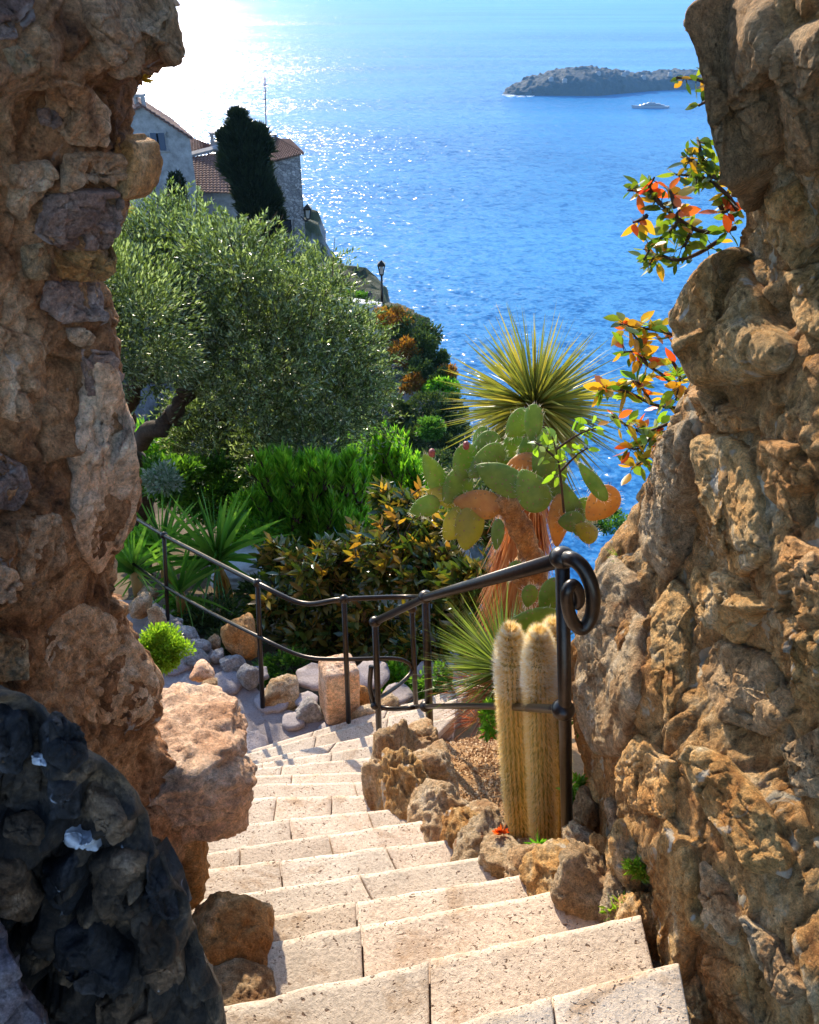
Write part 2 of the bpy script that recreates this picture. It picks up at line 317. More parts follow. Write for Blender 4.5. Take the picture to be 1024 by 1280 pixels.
def smooth_path(pts, m=8):
    pts = np.asarray(pts, float); q = np.vstack([2 * pts[0] - pts[1], pts, 2 * pts[-1] - pts[-2]]); out = []
    for i in range(1, len(q) - 2):
        for t in np.arange(m) / m:
            a, b, c, d = q[i - 1], q[i], q[i + 1], q[i + 2]
            out.append(0.5 * (2 * b + (c - a) * t + (2 * a - 5 * b + 4 * c - d) * t * t + (3 * b - a - 3 * c + d) * t ** 3))
    return np.array(out + [pts[-1]])
_ico = {}
def ico(n):
    if n not in _ico:
        import bmesh
        bm = bmesh.new(); bmesh.ops.create_icosphere(bm, subdivisions=n, radius=1); v = np.array([x.co[:] for x in bm.verts]); f = np.array([[a.index for a in q.verts] for q in bm.faces]); bm.free(); _ico[n] = (v, f)
    return _ico[n]
def rockv(c, size, seed, sub=5, facets=14, p=9, amp=0.06, fr=2.2, rot=None):
    """polyhedral rock with rounded edges and rough faces"""
    g = np.random.default_rng(seed); d, f = ico(sub); n = g.normal(size=(facets, 3)); n /= np.linalg.norm(n, axis=1, keepdims=True); dist = g.uniform(0.72, 1.0, facets)
    q = np.clip(d @ n.T / dist, 0, None); r = 1 / (np.sum(q ** p, 1) ** (1 / p) + 0.15); r = np.minimum(r, 1.25)
    v = d * r[:, None]; sz = np.array(size) / 2
    if rot is not None: R = np.array(rot.to_matrix())
    else: R = np.eye(3)
    w = v + d * (amp * fbm(v * fr + seed, 4) + amp * 0.6 * ridge(v * fr * 2.3 + seed, 4) + amp * .25 * fbm(v * fr * 7 + seed, 3) + amp * 1.1 * facet(v * 1.9 + seed, seed) + amp * .6 * facet(v * 4.5 + seed, seed + 5))[:, None]
    w = w * sz; return w @ R.T + np.array(c), f
def leaves(base, direc, up, length, width, fold=0.25, droop=0.0, seg=1, tint=None, g=rng, thick=None):
    """n leaves as small folded blades; returns V,F(tris),tint"""
    n = len(base); L = np.broadcast_to(length, (n,))[:, None]; W = np.broadcast_to(width, (n,))[:, None]
    d = direc / (np.linalg.norm(direc, axis=1, keepdims=True) + 1e-9); s = np.cross(d, up); s /= np.linalg.norm(s, axis=1, keepdims=True) + 1e-9; nn = np.cross(s, d)
    if tint is None: tint = g.random(n)
    if seg == 1:
        m = base + d * L * 0.45
        V = np.stack([base, m + s * W / 2 + nn * W * fold, base + d * L - np.array([0, 0, 1.0]) * L * droop, m - s * W / 2 + nn * W * fold], 1)
        o = np.arange(n)[:, None] * 4; Fq = np.concatenate([o + [0, 1, 2], o + [0, 2, 3]]); return V.reshape(-1, 3), Fq, np.repeat(tint, 4)
    rows = []; ts = np.linspace(0, 1, seg + 1)
    for t in ts:
        wd = W * (math.sin(math.pi * min(1, 0.12 + t * 0.88)) ** 0.7 if thick is None else thick(t))
        c = base + d * L * t - np.array([0, 0, 1.0]) * L * droop * t * t
        rows += [c + s * wd / 2 + nn * wd * fold, c, c - s * wd / 2 + nn * wd * fold]
    V = np.stack(rows, 1); k = len(ts) * 3; o = np.arange(n)[:, None] * k; Fq = []
    for i in range(seg):
        a = i * 3; Fq += [o + [a, a + 1, a + 4, a + 3], o + [a + 1, a + 2, a + 5, a + 4]]
    return V.reshape(-1, 3), np.concatenate(Fq), np.repeat(tint, k)
def rdir(n, g=rng):
    v = g.normal(size=(n, 3)); return v / np.linalg.norm(v, axis=1, keepdims=True)


# ------------------------------------------------------------------ sea
SEA = -330.0
m, nt, N, L, B = M('sea_water')
pos = nd(nt, 'ShaderNodeNewGeometry').outputs['Position']
mp = nd(nt, 'ShaderNodeMapping', {0: pos, 2: (0, 0, math.radians(20)), 3: (1.0, 1.35, 1.0)}).outputs[0]
wa = nd(nt, 'ShaderNodeTexNoise', {'Vector': mp, 'Scale': 0.16, 'Detail': 3, 'Roughness': 0.6, 'Distortion': 0.3})
wb = nd(nt, 'ShaderNodeTexNoise', {'Vector': mp, 'Scale': 0.045, 'Detail': 2, 'Roughness': 0.5})
big = nd(nt, 'ShaderNodeTexNoise', {'Vector': nd(nt, 'ShaderNodeMapping', {0: pos, 2: (0, 0, 0.12), 3: (0.35, 1.5, 1)}).outputs[0], 'Scale': 0.0011, 'Detail': 5, 'Roughness': 0.55, 'Distortion': 0.6})
def cen_(o): return nd(nt, 'ShaderNodeVectorMath', {0: o, 1: (0.5, 0.5, 0.5)}, operation='SUBTRACT').outputs[0]
sl_ = nd(nt, 'ShaderNodeVectorMath', {0: cen_(wa.outputs[1]), 1: nd(nt, 'ShaderNodeVectorMath', {0: cen_(wb.outputs[1]), 3: 0.5}, operation='SCALE').outputs[0]}, operation='ADD').outputs[0]
amp_ = ramp(nt, big.outputs[0], [(0.38, 1.0), (0.62, 0.55)])
sl_ = nd(nt, 'ShaderNodeVectorMath', {0: sl_, 1: (1.9, 1.9, 0.0)}, operation='MULTIPLY').outputs[0]
sl_ = nd(nt, 'ShaderNodeVectorMath', {0: sl_, 3: amp_}, operation='SCALE').outputs[0]
nrm = nd(nt, 'ShaderNodeVectorMath', {0: nd(nt, 'ShaderNodeVectorMath', {0: sl_, 1: (0, 0, 1)}, operation='ADD').outputs[0]}, operation='NORMALIZE').outputs[0]
col = ramp(nt, big.outputs[0], [(0.35, (0.012, 0.13, 0.31)), (0.65, (0.030, 0.20, 0.41))])
col = mixc(nt, 1.0, col, ramp(nt, wa.outputs[0], [(0.3, 0.86), (0.7, 1.12)]), 'MULTIPLY')
df = nd(nt, 'ShaderNodeBsdfDiffuse', {0: col}); L.new(nrm, df.inputs['Normal'])
gl = nd(nt, 'ShaderNodeBsdfGlossy', {0: (1.0, 0.96, 0.9, 1), 'Roughness': 0.19}); L.new(nrm, gl.inputs['Normal'])
lw = nd(nt, 'ShaderNodeLayerWeight', {0: 0.5}); fac = ramp(nt, lw.outputs['Facing'], [(0.5, 0.045), (0.8, 0.075), (1.0, 0.15)])
mx = nd(nt, 'ShaderNodeMixShader', {0: fac, 1: df.outputs[0], 2: gl.outputs[0]}); L.new(mx.outputs[0], N['Material Output'].inputs[0])
MT['sea'] = m
top('sea', mesh('sea', [[-60000, -5000, SEA], [60000, -5000, SEA], [60000, 60000, SEA], [-60000, 60000, SEA]], [[0, 1, 2, 3]], 'sea', False), kind='structure')
MT['foam'] = plain('foam', (0.8, 0.82, 0.85), 0.8)

# ------------------------------------------------------------------ island and yacht
def sea_at(px, py): return PZ(px, py, SEA)
a, b_, c_ = sea_at(643, 122), sea_at(900, 113), sea_at(760, 117)
def island():
    nu, nv = 220, 50; U = np.linspace(0, 1, nu); Vv = np.linspace(-1, 1, nv)
    ax = sea_at(641, 120)[:2]; bx = sea_at(905, 106)[:2]; d = bx - ax; n = np.array([-d[1], d[0]]) / np.linalg.norm(d)
    prof = np.interp(U, [0, .06, .15, .28, .38, .5, .62, .8, 1], [0, 18, 44, 62, 66, 52, 38, 42, 36])
    wid = np.interp(U, [0, .05, .3, .6, 1], [15, 70, 170, 120, 150])
    XY = ax + U[None, :, None] * d + Vv[:, None, None] * wid[None, :, None] * n + n * 60
    hz = prof[None, :] * np.clip(1 - np.abs(Vv[:, None]) ** 2.6, 0, 1) ** 0.6
    p = np.stack([XY[..., 0], XY[..., 1], hz], -1); hz = hz + (8 * np.abs(fbm(p * 0.03, 3, 3)) + 6 * np.clip(fbm(p * 0.09, 2, 9), 0, 1)) * (hz > 4)
    G = np.stack([XY[..., 0], XY[..., 1], SEA - 2 + hz + 2 * (hz > 0.5)], -1)
    m, nt, N, L, B = M('island_woods'); pos = nd(nt, 'ShaderNodeNewGeometry').outputs['Position']
    n1 = nd(nt, 'ShaderNodeTexNoise', {'Vector': pos, 'Scale': 0.05, 'Detail': 6, 'Roughness': 0.75})
    L.new(ramp(nt, n1.outputs[0], [(0.3, (0.006, 0.012, 0.010)), (0.55, (0.014, 0.022, 0.016)), (0.66, (0.03, 0.035, 0.024)), (0.76, (0.12, 0.12, 0.10))]), B.inputs['Base Color']); B.inputs['Roughness'].default_value = 0.9
    b = nd(nt, 'ShaderNodeBump', {'Strength': 1, 'Distance': 8, 'Height': n1.outputs[0]}); L.new(b.outputs[0], B.inputs['Normal'])
    top('island', mesh('island', G.reshape(-1, 3), grid_faces(nu, nv), m), kind='structure')
    g = np.random.default_rng(3); Lp = []
    for i in range(60):
        t = g.random() * 0.1; q = ax + (t - 0.03) * d + n * g.uniform(-40, 60); s = g.uniform(3, 9)
        Lp.append(box((q[0], q[1], SEA + 0.3), (s * 2, s, 0.8)))
    top('surf', mesh('surf', *joinm(Lp), 'foam', False), kind='stuff', label='white surf breaking at the island tip', category='surf')
    MT['villa'] = plain('villa_wall', (0.22, 0.21, 0.2), 0.8)
    for i, (u, v) in enumerate([(.16, -.55), (.2, -.75), (.34, -.62), (.46, -.7), (.5, -.5), (.56, -.75), (.7, -.6)]):
        iu, iv = int(u * (nu - 1)), int((v + 1) / 2 * (nv - 1)); q = G[iv, iu]
        bd, bf = box((q[0], q[1], q[2] + 4), (16, 10, 10)); r = np.array([[q[0] - 9, q[1] - 6, q[2] + 9], [q[0] + 9, q[1] - 6, q[2] + 9], [q[0] + 9, q[1] + 6, q[2] + 9], [q[0] - 9, q[1] + 6, q[2] + 9], [q[0] - 4, q[1], q[2] + 13], [q[0] + 4, q[1], q[2] + 13]])
        V, Fq = joinm([(bd, bf), (r, [[0, 1, 5, 4], [1, 2, 5], [2, 3, 4, 5], [3, 0, 4], [3, 2, 1, 0]])])
        top('villa', mesh('villa', V, Fq, 'villa', False), 'small pale villa, %s on the far island' % ['leftmost by the tip', 'second from the tip near the shore', 'low one below the hill top', 'low one right of the hill top', 'upper one right of the hill top', 'shore one near the island middle', 'rightmost towards the rock wall'][i], 'villa', 'villas on the island')
island()
def yacht():
    c = sea_at(813, 135); Lg = msz(47, c); k = Lg / 2
    rt = root('yacht', c, 'long pale motor yacht lying on the open sea below the island', 'yacht')
    MT['yacht'] = plain('yacht_paint', (0.24, 0.27, 0.31), 0.5); MT['yglass'] = plain('yacht_glass', (0.03, 0.04, 0.06), 0.2)
    xs = np.linspace(-1, 1, 24); rows = []
    for x in xs:
        bw = 0.13 * (1 - max(0, -x - 0.1) ** 2.2 / 0.9 ** 2.2) * (1 if x < .9 else .9); sh = 0.10 + 0.05 * max(0, -x) ** 1.5
        rows.append([[x - 0.04 * (x < -.9), -bw, sh], [x * 0.97, -bw * 0.8, 0.0], [x * 0.95, 0, -0.04], [x * 0.97, bw * 0.8, 0.0], [x - 0.04 * (x < -.9), bw, sh]])
    V = np.array(rows).reshape(-1, 3); Fq = grid_faces(5, 24).tolist() + [[i * 5 + 4, i * 5, (i + 1) * 5, (i + 1) * 5 + 4] for i in range(23)] + [[0, 1, 2, 3, 4], [119, 118, 117, 116, 115]]
    part('hull', mesh('hull', V * k + c, Fq, 'yacht', False), rt)
    for n_, (x0, x1, y, z0, z1) in zip(('lower_deck', 'main_deck', 'bridge_deck'), [(-.62, .72, .105, .10, .165), (-.42, .5, .085, .165, .225), (-.22, .22, .06, .225, .275)]):
        v, f = box(((x0 + x1) / 2, 0, (z0 + z1) / 2), (x1 - x0, y * 2, z1 - z0)); v[(v[:, 2] > z1 - .01) & (v[:, 0] < x0 + .1), 0] += 0.08
        dk = part(n_, mesh(n_, v * k + c, f, 'yacht', False), rt)
        v, f = box(((x0 + x1) / 2 + .03, 0, (z0 + z1) / 2 + .005), ((x1 - x0) * .8, y * 2 + .01, (z1 - z0) * .35)); part('window_band', mesh('window_band', v * k + c, f, 'yglass', False), dk)
    part('mast', mesh('mast', *tube(np.array([[0, 0, .27], [.01, 0, .42]]) * k + c, .012 * k, 6), 'yacht'), rt)
yacht()

# sea air: one even haze box round everything
v_, f_ = box((0, 27500, (SEA - 8 + 12) / 2), (122000, 67000, 12 - (SEA - 8)))
hm = bpy.data.materials.new('sea_air'); hm.use_nodes = True; hn = hm.node_tree; hn.nodes.remove(hn.nodes['Principled BSDF'])
pv = hn.nodes.new('ShaderNodeVolumePrincipled'); pv.inputs['Color'].default_value = (0.22, 0.52, 1.0, 1); pv.inputs['Density'].default_value = 0.000045; pv.inputs['Anisotropy'].default_value = 0.2
hn.links.new(pv.outputs[0], hn.nodes['Material Output'].inputs['Volume'])
top('haze', mesh('haze', v_, f_, hm, False), kind='stuff', label='thin blue sea air fading the far island', category='haze')
# ------------------------------------------------------------------ terrain
CREST = [P(60, 262, 95), P(240, 285, 85), P(385, 352, 75), P(432, 396, 66), P(478, 402, 60), P(514, 436, 55), P(543, 496, 50), P(560, 560, 46), P(585, 650, 42)]
CR = [14, 12, 6, 3, 2, 1, .5, .5, .5]
def hill_z(X, Y):
    z = -7.9 - 0.62 * (Y - 12); z = z - np.clip(X + 0.8 - 0.03 * (Y - 12), 0, 99) * 2.2
    z = z - 0.9 * np.clip(Y - 45, 0, 999)
    for i in range(len(CREST) - 1):
        a, b = CREST[i], CREST[i + 1]; d = b[:2] - a[:2]; t = np.clip(((X - a[0]) * d[0] + (Y - a[1]) * d[1]) / d.dot(d), 0, 1)
        dist = np.hypot(X - a[0] - t * d[0], Y - a[1] - t * d[1]) - (CR[i] * (1 - t) + CR[i + 1] * t)
        slope = np.where(X > a[0] + t * d[0], 3.2, 1.7)
        z = np.maximum(z, a[2] * (1 - t) + b[2] * t - np.clip(dist, 0, 999) * slope)
    return np.maximum(z, SEA - 5)
X, Y = np.meshgrid(np.linspace(-75, 60, 200), np.linspace(12, 150, 200))
Z = hill_z(X, Y); G = np.stack([X, Y, Z], -1); nn = grid_normals(G); G = G + nn * (0.9 * fbm(G * 0.16, 4, 5) + 0.7 * ridge(G * 0.3, 3, 8))[..., None] * (sst(Y, 12, 18)[..., None])
m, nt, N, L, B = M('hillside'); ge = nd(nt, 'ShaderNodeNewGeometry'); pos = ge.outputs['Position']
n1 = nd(nt, 'ShaderNodeTexNoise', {'Vector': pos, 'Scale': 0.5, 'Detail': 7, 'Roughness': 0.7}); n2 = nd(nt, 'ShaderNodeTexNoise', {'Vector': nd(nt, 'ShaderNodeMapping', {0: pos, 3: (1, 1, .35)}).outputs[0], 'Scale': 0.9, 'Detail': 8, 'Roughness': 0.75})
rk = ramp(nt, n2.outputs[0], [(0.3, (0.10, 0.10, 0.12)), (0.5, (0.26, 0.25, 0.27)), (0.7, (0.46, 0.44, 0.44))])
gr = ramp(nt, n1.outputs[0], [(0.3, (0.02, 0.03, 0.012)), (0.6, (0.06, 0.07, 0.03)), (0.75, (0.12, 0.08, 0.04))])
sz = nd(nt, 'ShaderNodeSeparateXYZ', {0: ge.outputs['Normal']}).outputs[2]
ad = nd(nt, 'ShaderNodeMath', {0: n1.outputs[0], 1: 0.5, 2: sz}, operation='MULTIPLY_ADD').outputs[0]
L.new(mixc(nt, ramp(nt, ad, [(0.62, 0.0), (0.78, 1.0)]), rk, gr), B.inputs['Base Color']); B.inputs['Roughness'].default_value = 0.95
b = nd(nt, 'ShaderNodeBump', {'Strength': 1, 'Distance': 0.8, 'Height': n2.outputs[0]}); L.new(b.outputs[0], B.inputs['Normal'])
top('hillside', mesh('hillside', G.reshape(-1, 3), grid_faces(200, 200), m), kind='structure')

def garden_z(X, Y):
    z = np.interp(Y, [0.5, 3.2, 4.9, 12.2], [-1.45, -3.86, -4.3, -7.95])
    z = z - 1.1 * np.clip(Y - 3.3, 0, 12) * sst(X / np.maximum(Y, .1), -0.04, 0.16)
    z = z + 0.62 * sst(-X - 0.12 * Y, 0.62, 0.75) * (1 - sst(Y, 2.55, 2.8))
    return z
X, Y = np.meshgrid(np.linspace(-9, 9, 240), np.linspace(0.5, 13, 210)); G = np.stack([X, Y, garden_z(X, Y)], -1)
G[..., 2] += 0.03 * fbm(G * 3, 3) * sst(Y, 3.6, 4.4)
top('garden_ground', mesh('garden_ground', G.reshape(-1, 3), grid_faces(240, 210), 'soil'), kind='structure')
# solid ground under and behind the viewer
G = np.stack(np.meshgrid(np.linspace(-4, 4, 20), np.linspace(-3, 0.6, 12)), -1); G = np.concatenate([G, np.full(G.shape[:2] + (1,), -1.47)], -1)
top('upper_ground', mesh('upper_ground', G.reshape(-1, 3), grid_faces(20, 12), 'soil'), kind='structure')

# ------------------------------------------------------------------ stone steps
NOS = [((600, 1287), (825, 1223), -1.44), ((322, 1260), (757, 1163), -1.60), ((333, 1188), (710, 1120), -1.76), ((372, 1147), (640, 1103), -1.92),
       ((275, 1128), (566, 1082), -2.08), ((239, 1096), (520, 1061), -2.24), ((245, 1074), (487, 1037), -2.38), ((250, 1040), (462, 1018), -2.52),
       ((290, 1001), (462, 999), -2.68), ((300, 984), (464, 981), -2.84), ((295, 974), (466, 968), -3.00), ((300, 965), (472, 949), -3.14),
       ((318, 958), (476, 934), -3.28), ((335, 950), (492, 914), -3.42), ((326, 941), (500, 895), -3.54), ((295, 946), (520, 878), -3.64)]
LEX = [-.95, -.95, -.95, -.95, -1.0, -1.0, -1.05, -1.05, -1.05, -1.05, -1.05, -1.05, -1.05, -1.05, -1.05, -1.1]
def nos_xy(i):
    (a, b, z) = NOS[i]; p, q = PZ(*a, z), PZ(*b, z); d = (q - p)[:2]; L_ = np.linalg.norm(d); d /= L_
    t0 = (-0.80 - 0.0 * i - p[0]) / d[0] if i < 9 else (-1.05 - p[0]) / d[0]
    return p[:2] + d * t0, q[:2] + d * (.04 if i == 0 else .08 if i < 3 else 0.16 if i < 13 else 0.35), z
rt = root('stone_steps', (0, 1.5, -2.6), 'pale pitted travertine steps winding down between the rock walls', 'steps'); rt['kind'] = 'structure'
JO = {0: [.25, .82], 1: [.33, .66], 2: [.30, .56], 3: [.18, .55], 4: [.3, .62], 5: [.42, .75], 6: [.28, .60], 7: [.46, .8], 8: [.35, .62], 9: [.3, .78], 10: [.5], 11: [.42, .85], 12: [.3, .62], 13: [.5, .72], 14: [.4, .7], 15: [.35, .65]}
core = []; slab_n = 0
def lerp(a, b, t): return a + (b - a) * t
prev = None
for i in range(len(NOS)):
    f0, f1, z = nos_xy(i)
    if i == 0: b0, b1 = f0 - np.array([-.05, .33]), PZ(872, 1330, z)[:2]
    else: b0, b1 = prev[0].copy(), prev[1].copy(); 
    # tread i runs from the riser under the previous nosing out to this nosing
    J = [0] + JO[i] + [1]
    for k in range(len(J) - 1):
        ja, jb = J[k], J[k + 1]; nu = max(6, int(np.linalg.norm(f1 - f0) * (jb - ja) / 0.02)); nv = 8
        g_ = 0.002 / max(.2, np.linalg.norm(f1 - f0)); u = np.linspace(ja + g_ * (k > 0), jb - g_ * (k < len(J) - 2), nu); v = np.array([0, .04, .25, .5, .75, .93, .985, 1.0]); u = np.sort(np.concatenate([u, [u[0] + .003, u[-1] - .003]]))
        A = b0[None] + (b1 - b0)[None] * u[:, None]; Bq = f0[None] + (f1 - f0)[None] * u[:, None]
        dn = (Bq - A); dn /= np.linalg.norm(dn, axis=1, keepdims=True); A = A - dn * 0.04; Bq = Bq + dn * 0.018
        G = A[None] + (Bq - A)[None] * v[:, None, None]; dz = rng.uniform(-.003, .003)
        T = np.concatenate([G, np.full(G.shape[:2] + (1,), z + dz)], -1)
        q = T * 14; T[..., 2] += 0.0022 * fbm(q, 3, 4); T[-1, :, :2] += dn * (0.004 * fbm(T[-1] * 22, 3, i))[:, None]
        # worn edges
        e1, e2 = T[-1].copy(), T[-1].copy(); T[-1, :, 2] -= 0.004; e1[:, :2] += dn * 0.003; e1[:, 2] -= 0.012; e2[:, 2] -= 0.05; e2[:, :2] += dn * 0.001
        st = T[0].copy(); st[:, 2] -= 0.05
        GG = np.concatenate([st[None], T, e1[None], e2[None]], 0)
        s0 = GG[:, :1].copy(); s0[..., 2] -= 0.045; s1 = GG[:, -1:].copy(); s1[..., 2] -= 0.045
        GG[1:-2, 0, 2] -= 0.0025; GG[1:-2, -1, 2] -= 0.0025
        GG = np.concatenate([s0, GG, s1], 1)
        part('slab', mesh('slab', GG.reshape(-1, 3), grid_faces(GG.shape[1], GG.shape[0]), 'pave'), rt)
    zb = z - 0.052
    V = [[*b0, zb], [*b1, zb], [*(f1), zb], [*(f0), zb]]; V += [[x, y, zb - .5] for x, y, _ in V]
    core.append((V, [[0, 1, 2, 3], [2, 1, 5, 6], [3, 2, 6, 7], [0, 3, 7, 4], [1, 0, 4, 5], [4, 7, 6, 5]]))
    prev = (f0, f1)
MT['mort'] = plain('mortar_joint', (0.34, 0.22, 0.14), 0.95, 0, 0.1, 40, 0.4, 0.004)
part('mortar_bed', mesh('mortar_bed', *joinm(core), 'mort', False), rt)

# ------------------------------------------------------------------ lower path of flat stones
PATH = [(238, 850), (255, 842), (300, 845), (326, 872), (380, 900), (410, 905), (440, 900), (470, 880), (540, 870), (560, 900), (500, 930), (440, 925), (345, 952), (280, 965), (240, 950), (200, 900), (190, 860)]
rt = root('lower_path', (-1, 3.3, -3.75), 'rough grey stone landing in the shade below the steps', 'path'); rt['kind'] = 'structure'
def pz_path(px, py):
    z = -3.72 - 0.0 * px
    return PZ(px, py, z)
pp = np.array([pz_path(*q) for q in PATH]); cen = np.array([-1.35, 3.5, -3.72])
gx, gy = np.meshgrid(np.linspace(0, 1, 130), np.linspace(2.9, 4.75, 110)); x0_, x1_ = np.interp(gy, [2.9, 5.4], [-1.9, -3.0]), np.interp(gy, [2.9, 3.3, 3.45, 3.6, 4.5, 4.75], [.1, .1, -.35, -.82, -1.66, -1.9]); gx = x0_ + (x1_ - x0_) * gx; G = np.stack([gx, gy, -3.78 - 0.1 * np.clip(gy - 3.9, 0, 9)], -1)
f1, f2, idd = worley(G * np.array([5.5, 5.5, 0.01]), 3); G[..., 2] += 0.006 * fbm(G * 9, 3)
part('bedding', mesh('bedding', G.reshape(-1, 3), grid_faces(130, 110), 'pathstone'), rt)
def flat_stone(c, rad, seed, th=0.035):
    g = np.random.default_rng(seed); k = g.integers(5, 8); th0 = np.sort(g.uniform(0, 1, k) * .6 + np.arange(k)) / k * 2 * math.pi
    n = 28; t = np.arange(n) / n * 2 * math.pi; rr = []
    for a in t:
        j = [math.cos((a - q)) / 0.8 for q in th0]; rr.append(rad / max(max(j), .6) * 1.0)
    rr = np.array(rr) * (1 + 0.03 * g.normal(size=n)); rings = [(1.0, -th), (1.0, 0.2 * th), (0.94, th * .9), (0.6, th * 1.05), (0.25, th), ]
    V = []
    for s, zz in rings: V.append(np.stack([c[0] + rr * s * np.cos(t), c[1] + rr * s * np.sin(t), np.full(n, c[2] + zz) + 0.006 * fbm(np.stack([rr * s * np.cos(t) * 12, rr * s * np.sin(t) * 12, t * 0 + seed], -1), 2)], -1))
    V = np.concatenate(V); Fq = grid_faces(n, len(rings), True).tolist() + [list(range((len(rings) - 1) * n, len(rings) * n))]
    return V, Fq
g = np.random.default_rng(5); pts = []
for _ in range(4000):
    x, y = g.uniform(-3.2, 0.5), g.uniform(2.6, 5.4); r = g.uniform(0.07, 0.15)
    if all((x - a) ** 2 + (y - b) ** 2 > (0.92 * (r + c)) ** 2 for a, b, c in pts): pts.append((x, y, r))
for i, (x, y, r) in enumerate(pts):
    u, v = pxs(np.array([x, y, -3.72]))
    if 180 < u < 560 and 820 < v < 985:
        part('paving_stone', mesh('paving_stone', *flat_stone((x, y, -3.765 - 0.1 * max(0, y - 3.9)), r * 1.02, i, 0.013), 'pathstone'), rt)

# ------------------------------------------------------------------ rock jambs of the archway
def jamb(name, sil, Ye, prof, zs, vis, disp, mat, par, lo=None):
    sil = np.array(sil, float); rows = []
    pr = np.array(prof, float); seg = np.concatenate([[0], np.cumsum(np.linalg.norm(np.diff(np.vstack([pr, pr[:1]]), axis=0), axis=1))])
    nvis, nhid = vis[1], 50; sv = seg[vis[0]]
    ss = np.concatenate([np.linspace(0, sv, nvis, endpoint=False), np.linspace(sv, seg[-1] - 0.12, nhid, endpoint=False), np.linspace(seg[-1] - 0.12, seg[-1], 30, endpoint=False)])
    prc = np.vstack([pr, pr[:1]]); px_ = np.interp(ss, seg, prc[:, 0]); py_ = np.interp(ss, seg, prc[:, 1])
    for _ in range(18):
        px_ = np.where(np.arange(len(ss)) < nvis, (np.roll(px_, 1) + 2 * px_ + np.roll(px_, -1)) / 4, px_); py_ = np.where(np.arange(len(ss)) < nvis, (np.roll(py_, 1) + 2 * py_ + np.roll(py_, -1)) / 4, py_)
    for z in zs:
        ye = Ye(z); dep = math.atan2(-z, ye); py = 640 + F * math.tan(dep - PITCH); px = np.interp(py, sil[:, 0], sil[:, 1])
        x = (px - 512) / F * (ye * CP - z * SP)
        if lo: x = lo(x, z)
        rows.append(np.stack([x + px_, ye + py_, np.full(len(ss), z)], -1))
    G = np.array(rows); nn = grid_normals(np.concatenate([G[:, -1:], G, G[:, :1]], 1))[:, 1:-1]
    cx = G.mean(axis=1, keepdims=True); sgn = np.sign(np.sum(nn * (G - cx), -1).mean()); nn = nn * sgn
    G = G + nn * disp(G)[..., None]
    nu = G.shape[1]; Fq = grid_faces(nu, len(zs), True); 
    if sgn < 0 or True: pass
    caps = [list(range(nu)), list(range((len(zs) - 1) * nu, len(zs) * nu))]
    V = G.reshape(-1, 3); bv = BVHTree.FromPolygons([tuple(q) for q in V], Fq.tolist())
    me = mesh(name, V, Fq.tolist() + caps, mat); part(name, me, par)
    return bv
def rockdisp(s, k=1.0, aniso=(1, 1, 1), jd=0.03):
    an = np.array(aniso)
    def f(G):
        q = G + 0.05 * np.stack([fbm(G * 6, 3, s), fbm(G * 6, 3, s + 5), fbm(G * 6, 3, s + 9)], -1)
        return k * (0.020 * fbm(G * 3.2 * an, 4, s) + jd * 1.6 * facet(q * 5.5 * an, s) + 0.013 * facet(q * 13 * an + 7, s + 20) + 0.0065 * facet(q * 31 + 3, s + 50) + 0.006 * ridge(G * 14 * an, 4, s + 3) + 0.0035 * fbm(G * 55, 3, s + 7))
    return f
def inpoly(poly, seed, n=84, rough=0.05):
    p = np.array(poly, float); q = np.vstack([p, p[:1]]); s = np.concatenate([[0], np.cumsum(np.linalg.norm(np.diff(q, axis=0), axis=1))])
    t = np.arange(n) / n * s[-1]; o = np.stack([np.interp(t, s, q[:, 0]), np.interp(t, s, q[:, 1])], -1)
    for _ in range(2): o = (np.roll(o, 1, 0) + 2 * o + np.roll(o, -1, 0)) / 4
    c = o.mean(0); a = t / s[-1] * 2 * math.pi; R = np.stack([np.cos(a), np.sin(a), np.full(n, seed * 1.3)], -1)
    return c + (o - c) * (1 + rough * fbm(R * 3, 4, seed))[:, None]
